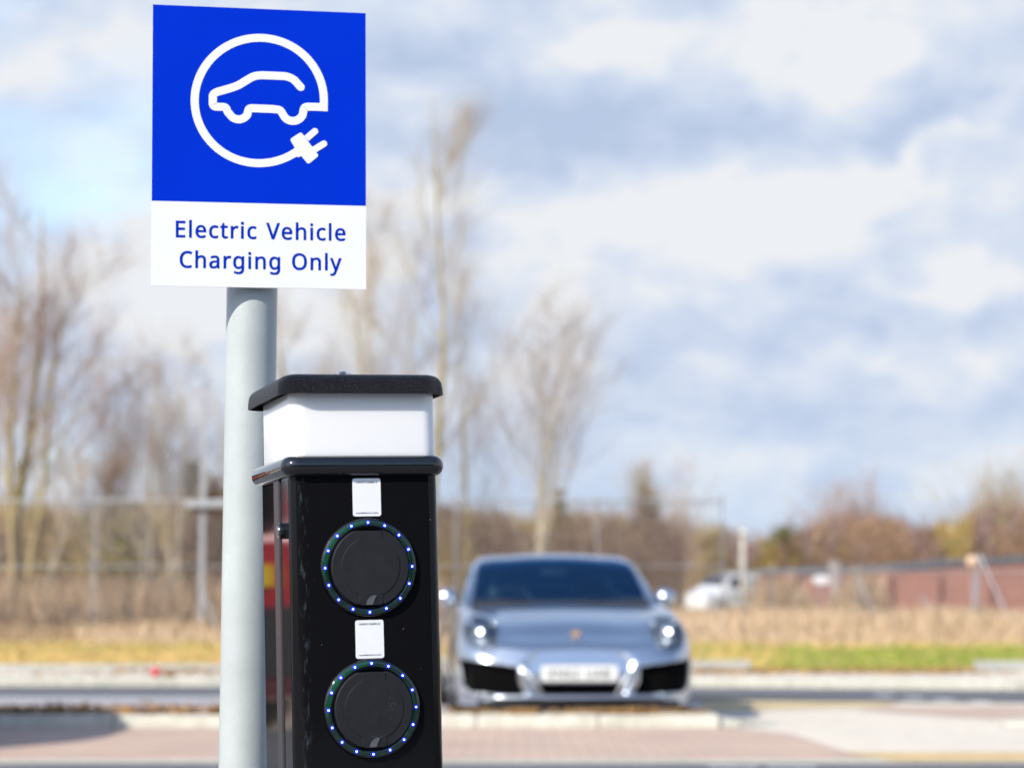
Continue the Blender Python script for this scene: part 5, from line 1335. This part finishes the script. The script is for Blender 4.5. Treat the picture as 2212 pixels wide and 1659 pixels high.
mb = MB(); mb.tube([(0, .03, 0), (0, .03, zz)], .02, 8); mb.build('stem', M['galv'], sg2)

vst = [(0.00, .40, .70, .60, (.66, .80), (.60, .90), (.42, .95), (.2, .97), .97),
       (0.12, .30, .90, .60, (.84, .92), (.76, 1.0), (.5, 1.03), (.25, 1.05), 1.05),
       (0.70, .25, .96, .65, (.92, 1.02), (.85, 1.10), (.65, 1.16), (.3, 1.2), 1.2),
       (1.10, .25, .97, .70, (.94, 1.08), (.88, 1.16), (.78, 1.36), (.4, 1.42), 1.43),
       (1.75, .25, .97, .75, (.95, 1.12), (.92, 1.25), (.84, 1.82), (.45, 1.92), 1.93),
       (2.40, .25, .97, .80, (.95, 1.14), (.93, 1.3), (.85, 1.88), (.45, 1.98), 1.99),
       (4.60, .25, .97, .80, (.95, 1.14), (.93, 1.3), (.85, 1.88), (.45, 1.98), 1.99),
       (4.80, .30, .92, .80, (.90, 1.14), (.88, 1.3), (.80, 1.82), (.42, 1.9), 1.91),
       (4.84, .40, .84, .80, (.82, 1.12), (.80, 1.28), (.70, 1.7), (.35, 1.76), 1.77)]
van, _v = boxy_car('parked_van', [(y * .88, b * .85, w_ * .92, wz * .85, (a[0] * .92, a[1] * .85), (c[0] * .92, c[1] * .85), (d[0] * .92, d[1] * .85), (e_[0] * .92, e_[1] * .85), t * .85) for (y, b, w_, wz, a, c, d, e_, t) in vst], M['white_paint'], 'small white van parked behind the fence right of the silver car', 'van', [(1.35, 2.0)], (1.0, 1.5), None, (.85, 3.5), .31, .76)
g = at(1562, 1290, 74); g = at(1557, 1290, 90); van.location = (g.x - 1.3, 89, .36); van.rotation_euler = (0, 0, math.radians(-55))
for s2 in (-1, 1):
    mb = MB(); mb.ellipsoid((.60 * s2, .10, .66), (.12, .08, .09), 14, 8); mb.build('headlight', M['lamp_glass'], van, smooth=True)

# ============================================================ TREES
M['bark_olive'] = noise_mix_mat('lichened_bark', [(.34, .26, .10), (.42, .33, .08), (.28, .21, .12)], [1.5, 6], bump=.5, bscale=20)
M['bark_pale'] = noise_mix_mat('pale_bark', [(.42, .36, .26), (.50, .40, .20), (.34, .28, .22)], [1.5, 6], bump=.5, bscale=20)
M['twig_pink'] = mat('pinkish_twigs', (.36, .24, .18), .8, var=.25, vscale=.6)
M['twig_tan'] = mat('tan_twigs', (.37, .28, .17), .8, var=.25, vscale=.6)
M['twig_grey'] = mat('grey_mauve_twigs', (.33, .275, .25), .8, var=.2, vscale=.6)


def tree(px, Y, pyb, pyt, stems, spread, seed, bark, twig, label, dens=1., lean=0., trunk_r=.12, kind='bare_tree', up=.55, group='bare trees behind the mesh fence'):
    r = random.Random(seed)
    b0 = at(px, pyb, Y); H = at(px, pyt, Y).z - verge_z(Y)
    t = empty(kind, (b0.x, Y, verge_z(Y)), label=label, cat='tree', group=group)
    T, Cw = MB(), MB()

    def path(p, d, L, n, jit, tro):
        pts = [p.copy()]; d = d.normalized()
        for _ in range(n):
            d = (d + Vector((r.gauss(0, jit), r.gauss(0, jit), r.gauss(0, jit) + tro))).normalized()
            pts.append(pts[-1] + d * L / n)
        return pts

    def sub(pts, u):
        k = min(len(pts) - 2, int(u * (len(pts) - 1))); f = u * (len(pts) - 1) - k
        return pts[k].lerp(pts[k + 1], f), (pts[k + 1] - pts[k]).normalized()

    for s_ in range(stems):
        a = r.uniform(0, 2 * PI); tilt = (.0 if stems == 1 else r.uniform(.04, .17))
        d = Vector((math.cos(a) * tilt + lean, math.sin(a) * tilt, 1))
        Hs = H * (1 if s_ == 0 else r.uniform(.62, .92))
        p0 = Vector((r.uniform(-.12, .12), r.uniform(-.12, .12), -.1)) if stems > 1 else Vector((0, 0, -.1))
        tr = path(p0, d, Hs, 12, .06, .045)
        r0 = trunk_r * (1 if s_ == 0 else r.uniform(.55, .8))
        T.tube(tr, [r0 * (1 - .93 * (i / 12)) + .006 for i in range(13)], 9)
        nb = int(13 * dens)
        for i in range(nb):
            u = .20 + .72 * (i + r.random()) / nb
            q, dd = sub(tr, u)
            az = r.uniform(0, 2 * PI)
            L = spread * 2.9 * (1.1 - .8 * max(0, u - .3) / .7) * r.uniform(.55, 1.15)
            bd = Vector((math.cos(az), math.sin(az), (.6 + 1.9 * up) * r.uniform(.5, 1.5)))
            br1 = path(q, bd, L, 7, .07, .03)
            rb = r0 * (1 - .93 * u) * .26 + .003
            Cw.tube(br1, [rb * (1 - .8 * k / 7) for k in range(8)], 4, cap=False)
            n2 = int(9 * dens)
            for j in range(n2):
                u2 = .30 + .70 * (j + r.random()) / n2
                q2, d2 = sub(br1, u2)
                sd = (d2 + Vector((r.gauss(0, .55), r.gauss(0, .55), r.gauss(.1, .3)))).normalized()
                L2 = L * .44 * r.uniform(.5, 1.2) * (1.1 - .5 * u2)
                br2 = path(q2, sd, L2, 4, .12, .07)
                Cw.tube(br2, [rb * .22 * (1 - .7 * k / 4) + .0018 for k in range(5)], 3, cap=False, mi=1)
                n3 = int(8 * dens)
                for k in range(n3):
                    q3, d3 = sub(br2, .25 + .75 * (k + r.random()) / n3)
                    td = (d3 + Vector((r.gauss(0, .55), r.gauss(0, .55), r.gauss(.2, .35)))).normalized()
                    L3 = r.uniform(.4, 1.05) * (H / 9) ** .5
                    e = q3 + td * L3 * .5; e2 = e + (td + Vector((r.gauss(0, .2), r.gauss(0, .2), .15))).normalized() * L3 * .5
                    Cw.tube([q3, e, e2], [.0023, .0018, .0008], 3, cap=False, mi=1)
    T.build('trunk', bark, t, fix=False, smooth=True)
    Cw.build('crown', [bark, twig], t, fix=False)
    return t


tree(42, 49, 1340, 440, 3, 1.3, 11, M['bark_olive'], M['twig_pink'], 'tall multi-stemmed bare tree with yellowish lichen and pinkish twigs at the far left', dens=1.2, trunk_r=.13, lean=.045)
tree(-75, 52, 1340, 700, 2, 1.2, 12, M['bark_olive'], M['twig_pink'], 'bare tree half cut off by the left edge of the picture', dens=1.0, trunk_r=.10)
tree(186, 50, 1330, 800, 2, .95, 13, M['bark_pale'], M['twig_pink'], 'slender pale bare tree second from the left with brownish twigs', dens=1.1, trunk_r=.085)
tree(88, 47, 1350, 1010, 1, .5, 23, M['bark_pale'], M['twig_tan'], 'thin pale sapling just right of the tall far left tree', dens=.7, trunk_r=.05)
tree(318, 53, 1330, 760, 2, .95, 14, M['bark_pale'], M['twig_grey'], 'pale bare tree midway between the left trees and the grey pole', dens=1.0, trunk_r=.075, lean=-.02)
tree(372, 58, 1330, 700, 3, .95, 15, M['bark_pale'], M['twig_grey'], 'faint grey bare tree standing left of the grey pole', dens=.95, trunk_r=.06, lean=.03)
tree(520, 60, 1330, 760, 2, 1.1, 16, M['bark_pale'], M['twig_grey'], 'grey bare tree mostly hidden by the grey sign pole', dens=.8, trunk_r=.07)
tree(715, 57, 1330, 560, 2, 1.2, 17, M['bark_olive'], M['twig_tan'], 'olive stemmed bare tree directly right of the sign pole above the light band', dens=1.05, trunk_r=.085)
tree(775, 56, 1330, 600, 1, 1.2, 18, M['bark_olive'], M['twig_tan'], 'bare tree above the middle of the charging post cap', dens=1.1, trunk_r=.085)
tree(862, 59, 1330, 420, 2, 1.2, 19, M['bark_pale'], M['twig_grey'], 'bare tree above the right end of the charging post cap', dens=1.0, trunk_r=.09, lean=-.01)
tree(925, 58, 1330, 215, 1, 1.55, 20, M['bark_olive'], M['twig_tan'], 'tallest bare tree in the middle with a slim yellowish trunk leaning right', dens=1.3, trunk_r=.095, lean=.082, up=.75)
tree(1150, 57, 1330, 640, 3, 1.5, 21, M['bark_pale'], M['twig_grey'], 'wide spreading bare tree rising behind the roof of the silver car', dens=1.0, trunk_r=.085, up=.55, lean=.03)
tree(1010, 60, 1330, 760, 2, 1.2, 22, M['bark_olive'], M['twig_grey'], 'low bare tree just right of the charging post above the silver car', dens=.9, trunk_r=.06)
tree(1398, 66, 1330, 1000, 2, .7, 24, M['bark_olive'], M['twig_tan'], 'small bare brown tree over the right side of the silver car roof', dens=1.0, trunk_r=.07, up=1.2)
tree(1470, 70, 1330, 1030, 2, .8, 25, M['bark_pale'], M['twig_pink'], 'small mauve bare tree right of the silver car', dens=.8, trunk_r=.05, up=.9)
tree(1835, 74, 1330, 1100, 3, 1.1, 26, M['bark_pale'], M['twig_pink'], 'reddish brown bare tree topping the right treeline', dens=1.1, trunk_r=.07, up=.8)
tree(1700, 66, 1330, 1120, 1, .5, 28, M['bark_pale'], M['twig_pink'], 'thin pale stemmed tree in front of the dark evergreen bush', dens=.7, trunk_r=.05, up=.9)
tree(2120, 72, 1330, 1110, 3, 1.2, 27, M['bark_pale'], M['twig_tan'], 'olive bare tree at the right edge of the treeline', dens=1.1, trunk_r=.08, up=.8)
tree(2190, 68, 1330, 1100, 2, 1.2, 29, M['bark_olive'], M['twig_tan'], 'bare tree cut by the right edge of the picture', dens=1.1, trunk_r=.07, up=.8)

# ============================================================ BUSHES AND THICKET
for k, c in dict(brown=((.23, .14, .085), (.17, .10, .06)), ochre=((.36, .25, .065), (.29, .20, .06)), mauve=((.26, .17, .15), (.2, .13, .12)), tanb=((.38, .27, .16), (.30, .2, .12)), olive=((.17, .16, .035), (.12, .12, .03)), dark=((.035, .055, .02), (.05, .07, .025)), green=((.11, .13, .035), (.08, .10, .03)), rust=((.29, .17, .105), (.23, .135, .085))).items():
    M['t_' + k] = mat('thicket_' + k, c[0], .85, col2=c[1], vscale=1.5)


def bush(px, Y, pyb, pyt, wpx, key, label, seed, n=1700, cat='bush', kind='bush', shape=1., key2=None, grp='bushes behind the fences'):
    r = random.Random(seed); b0 = at(px, pyb, Y); z0 = verge_z(Y); H = at(px, pyt, Y).z - z0; W = wpx / F * Y / 2
    t = empty(kind, (b0.x, Y, z0), label=label, cat=cat, group=grp)
    S = MB()
    for k in range(9):
        a = r.uniform(0, 6.28); S.tube([(0, 0, -.1), (math.cos(a) * W * .3, math.sin(a) * W * .3, H * .45), (math.cos(a) * W * .6, math.sin(a) * W * .6, H * r.uniform(.6, .9))], [.05, .03, .008], 5, cap=False)
    S.build('trunk', M['bark_olive'], t, fix=False)
    Lf = MB(); cl = [(Vector((r.gauss(0, .45) * W, r.gauss(0, .4) * W, H * r.uniform(.25, .92)))) for _ in range(24)]
    for _ in range(n):
        c = r.choice(cl); f = c.z / H
        wz = (1 - f * shape * .6)
        p = Vector((c.x * wz, c.y * wz, c.z)) + Vector((r.gauss(0, .17) * W, r.gauss(0, .17) * W, r.gauss(0, .09) * H))
        if p.z < 0 or p.z > H * 1.03: continue
        e = Euler((r.uniform(0, 6), r.uniform(0, 6), r.uniform(0, 6))).to_matrix(); s = r.uniform(.035, .085)
        Lf.add([p + e @ Vector(q) for q in ((-s, 0, 0), (0, -s * .6, 0), (s, 0, .0), (0, s * .6, 0))], [(0, 1, 2, 3)], r.random() < .35)
    Lf.build('crown', [M['t_' + key], M['t_' + (key2 or key)]], t, fix=False)
    return t


bush(415, 62, 1330, 1000, 90, 'dark', 'dark evergreen tree behind the thin trees left of the grey pole', 31, 2600, 'tree', 'evergreen_tree', 1.3)
bush(455, 60, 1330, 1035, 110, 'brown', 'reddish brown bush beside the grey pole', 32, 2200, key2='rust')
bush(90, 58, 1330, 1090, 210, 'ochre', 'ochre bush behind the far left tree', 33, 2600, key2='brown')
bush(270, 60, 1330, 1085, 190, 'olive', 'olive bush between the left trees', 34, 2600, key2='ochre')
bush(1000, 64, 1330, 1100, 260, 'ochre', 'ochre bush right of the charging post', 35, 3000, key2='brown')
bush(1210, 64, 1330, 1065, 90, 'ochre', 'round ochre bush above the middle of the silver car roof', 36, 1800, key2='olive')
bush(1400, 66, 1330, 1045, 60, 'rust', 'narrow rust brown bush above the right side of the silver car roof', 37, 1500, key2='brown', shape=.6)
bush(1550, 99, 1330, 1135, 150, 'olive', 'green topped bush left of the pale lamp column', 38, 2600, key2='ochre')
bush(1695, 63, 1330, 1140, 125, 'green', 'dark green evergreen bush right of the pale lamp column', 39, 3600, 'bush', 'evergreen_bush', .9, key2='olive')
bush(1655, 98, 1330, 1180, 110, 'ochre', 'yellow green bush at the foot of the pale lamp column', 40, 2000, key2='olive')
bush(1860, 76, 1330, 1110, 260, 'mauve', 'large mauve brown bush on the right treeline', 41, 3800, key2='rust')
bush(1960, 66, 1330, 1180, 230, 'ochre', 'low ochre bush above the dark coping of the wall', 42, 3000, key2='brown')
bush(2010, 78, 1330, 1150, 200, 'mauve', 'distant dark mauve bush left of the right edge trees', 43, 2600, key2='brown')
bush(2150, 74, 1330, 1112, 240, 'ochre', 'tall tan and ochre bush at the right edge', 44, 3600, key2='tanb')


def topline(px):
    P = [(-200, 1085), (0, 1095), (150, 1110), (300, 1100), (480, 1060), (700, 1100), (950, 1105), (1100, 1120), (1250, 1115), (1400, 1125), (1500, 1135), (1570, 1150), (1625, 1170), (1700, 1165), (1780, 1130), (1900, 1122), (1985, 1142), (2060, 1140), (2110, 1105), (2400, 1105)]
    for (a, b_), (c, d) in zip(P[:-1], P[1:]):
        if a <= px <= c: return b_ + (d - b_) * (px - a) / (c - a)
    return 1120


r = random.Random(77); mb = MB()
keys = ['brown', 'ochre', 'mauve', 'tanb', 'olive', 'rust']
for _ in range(64000):
    Y = 60 + 22 * r.random() ** 1.2; px = r.uniform(-90, 2310); x = (px - CX) / F * Y
    z0 = verge_z(Y); pt_ = topline(px) + noise.noise(Vector((px * .012, Y * .15, 0))) * 34
    ztop = at(px, pt_, Y).z
    if 1475 < px < 1650:
        Y = 97 + 8 * r.random(); x = (px - CX) / F * Y; z0 = verge_z(Y); ztop = at(px, pt_, Y).z
    u = r.random(); z = z0 + (ztop - z0) * (u ** .8)
    nz_ = noise.noise(Vector((px * .006, z * .5, 3.3))) + .35 * noise.noise(Vector((px * .03, z * 1.5, 1)))
    left = px < 520
    if left: kk = 2 if z < 1.7 and r.random() < .6 else (1 if nz_ > .05 else (4 if nz_ < -.25 and z > 1 else 0))
    elif px < 1500: kk = 1 if nz_ > .12 else (3 if nz_ > -.08 else (0 if z > 1.2 else 5))
    else: kk = 5 if nz_ > .22 else (2 if nz_ > -.02 else (0 if nz_ > -.22 else 1))
    if r.random() < .18: kk = r.randrange(6)
    if r.random() < .42:
        # thin upright stem
        L = r.uniform(.4, 1.3); d = Vector((r.gauss(0, .16), r.gauss(0, .1), 1)).normalized() * L; wv = Vector((r.uniform(.006, .014), 0, 0))
        p = Vector((x, Y, max(z0, z - L * .5))); mb.add([p - wv, p + wv, p + d + wv * .3, p + d - wv * .3], [(0, 1, 2, 3)], kk)
    else:
        e = Euler((r.uniform(0, 6), r.uniform(0, 6), r.uniform(0, 6))).to_matrix(); s = r.uniform(.05, .13)
        mb.add([Vector((x, Y, z)) + e @ Vector(q) for q in ((-s, 0, 0), (0, -s * .55, 0), (s, 0, .0), (0, s * .55, 0))], [(0, 1, 2, 3)], kk)
tag(mb.build('woodland_thicket', [M['t_' + k] for k in keys], fix=False), 'brown and ochre winter thicket filling the background behind the fences', 'thicket', kind='stuff')
mb = MB()
for _ in range(17000):
    Y = 60 + 16 * r.random(); x = -Y * .235 - r.random() ** 1.3 * 34; z0 = verge_z(Y)
    z = z0 + r.random() * (3.6 + noise.noise(Vector((x * .3, Y * .2, 0))) * 1.2)
    e = Euler((r.uniform(0, 6), r.uniform(0, 6), r.uniform(0, 6))).to_matrix(); s = r.uniform(.08, .17)
    mb.add([Vector((x, Y, z)) + e @ Vector(q) for q in ((-s, 0, 0), (0, -s * .55, 0), (s, 0, .0), (0, s * .55, 0))], [(0, 1, 2, 3)], r.randrange(6))
tag(mb.build('woodland_thicket', [M['t_' + k] for k in keys], fix=False), 'continuation of the brown thicket beyond the left edge', 'thicket', kind='stuff')
# distant rise with woods behind everything
mb = MB(); r = random.Random(5); xs = list(range(-60, 61, 2)); Yh = 110
vs = []
for x in xs:
    h = 2.6 + 1.0 * noise.noise(Vector((x * .08, 0, 0))) + (.9 if x < -12 else 0)
    vs += [(x, Yh, .5), (x, Yh + 6, h * .8), (x, Yh + 14, h), (x, Yh + 40, .5)]
fs = []
for i in range(len(xs) - 1):
    for k in range(3): fs.append((i * 4 + k, i * 4 + 4 + k, i * 4 + 5 + k, i * 4 + 1 + k))
mb.add(vs, fs); tag(mb.build('hill', noise_mix_mat('brown_hillside_scrub', [(.24, .16, .10), (.17, .12, .07), (.30, .21, .09)], [.15, .8], bump=.8, bscale=3), smooth=True, fix=False), kind='structure')
bpy.context.view_layer.update()

# dark leaves added unseen behind the camera, to darken reflections in the gloss paint
mb = MB(); r = random.Random(91)
for _ in range(9000):
    x = r.uniform(-26, 34); z = r.uniform(.05, 6.5 + .7 * math.sin(x * .7)); y = -22 + r.gauss(0, .5)
    e = Euler((r.uniform(0, 6), r.uniform(0, 6), r.uniform(0, 6))).to_matrix(); s = r.uniform(.2, .4)
    mb.add([Vector((x, y, z)) + e @ Vector(q) for q in ((-s, 0, 0), (0, -s * .6, 0), (s, 0, .0), (0, s * .6, 0))], [(0, 1, 2, 3)])
mb.box((4, -22.6, 3.1), (60, .7, 6.1))
tag(mb.build('reflection_hedge', M['t_dark'], fix=False), 'tall dark screen of leaves added behind the camera to darken the gloss reflections', 'reflection_hedge')
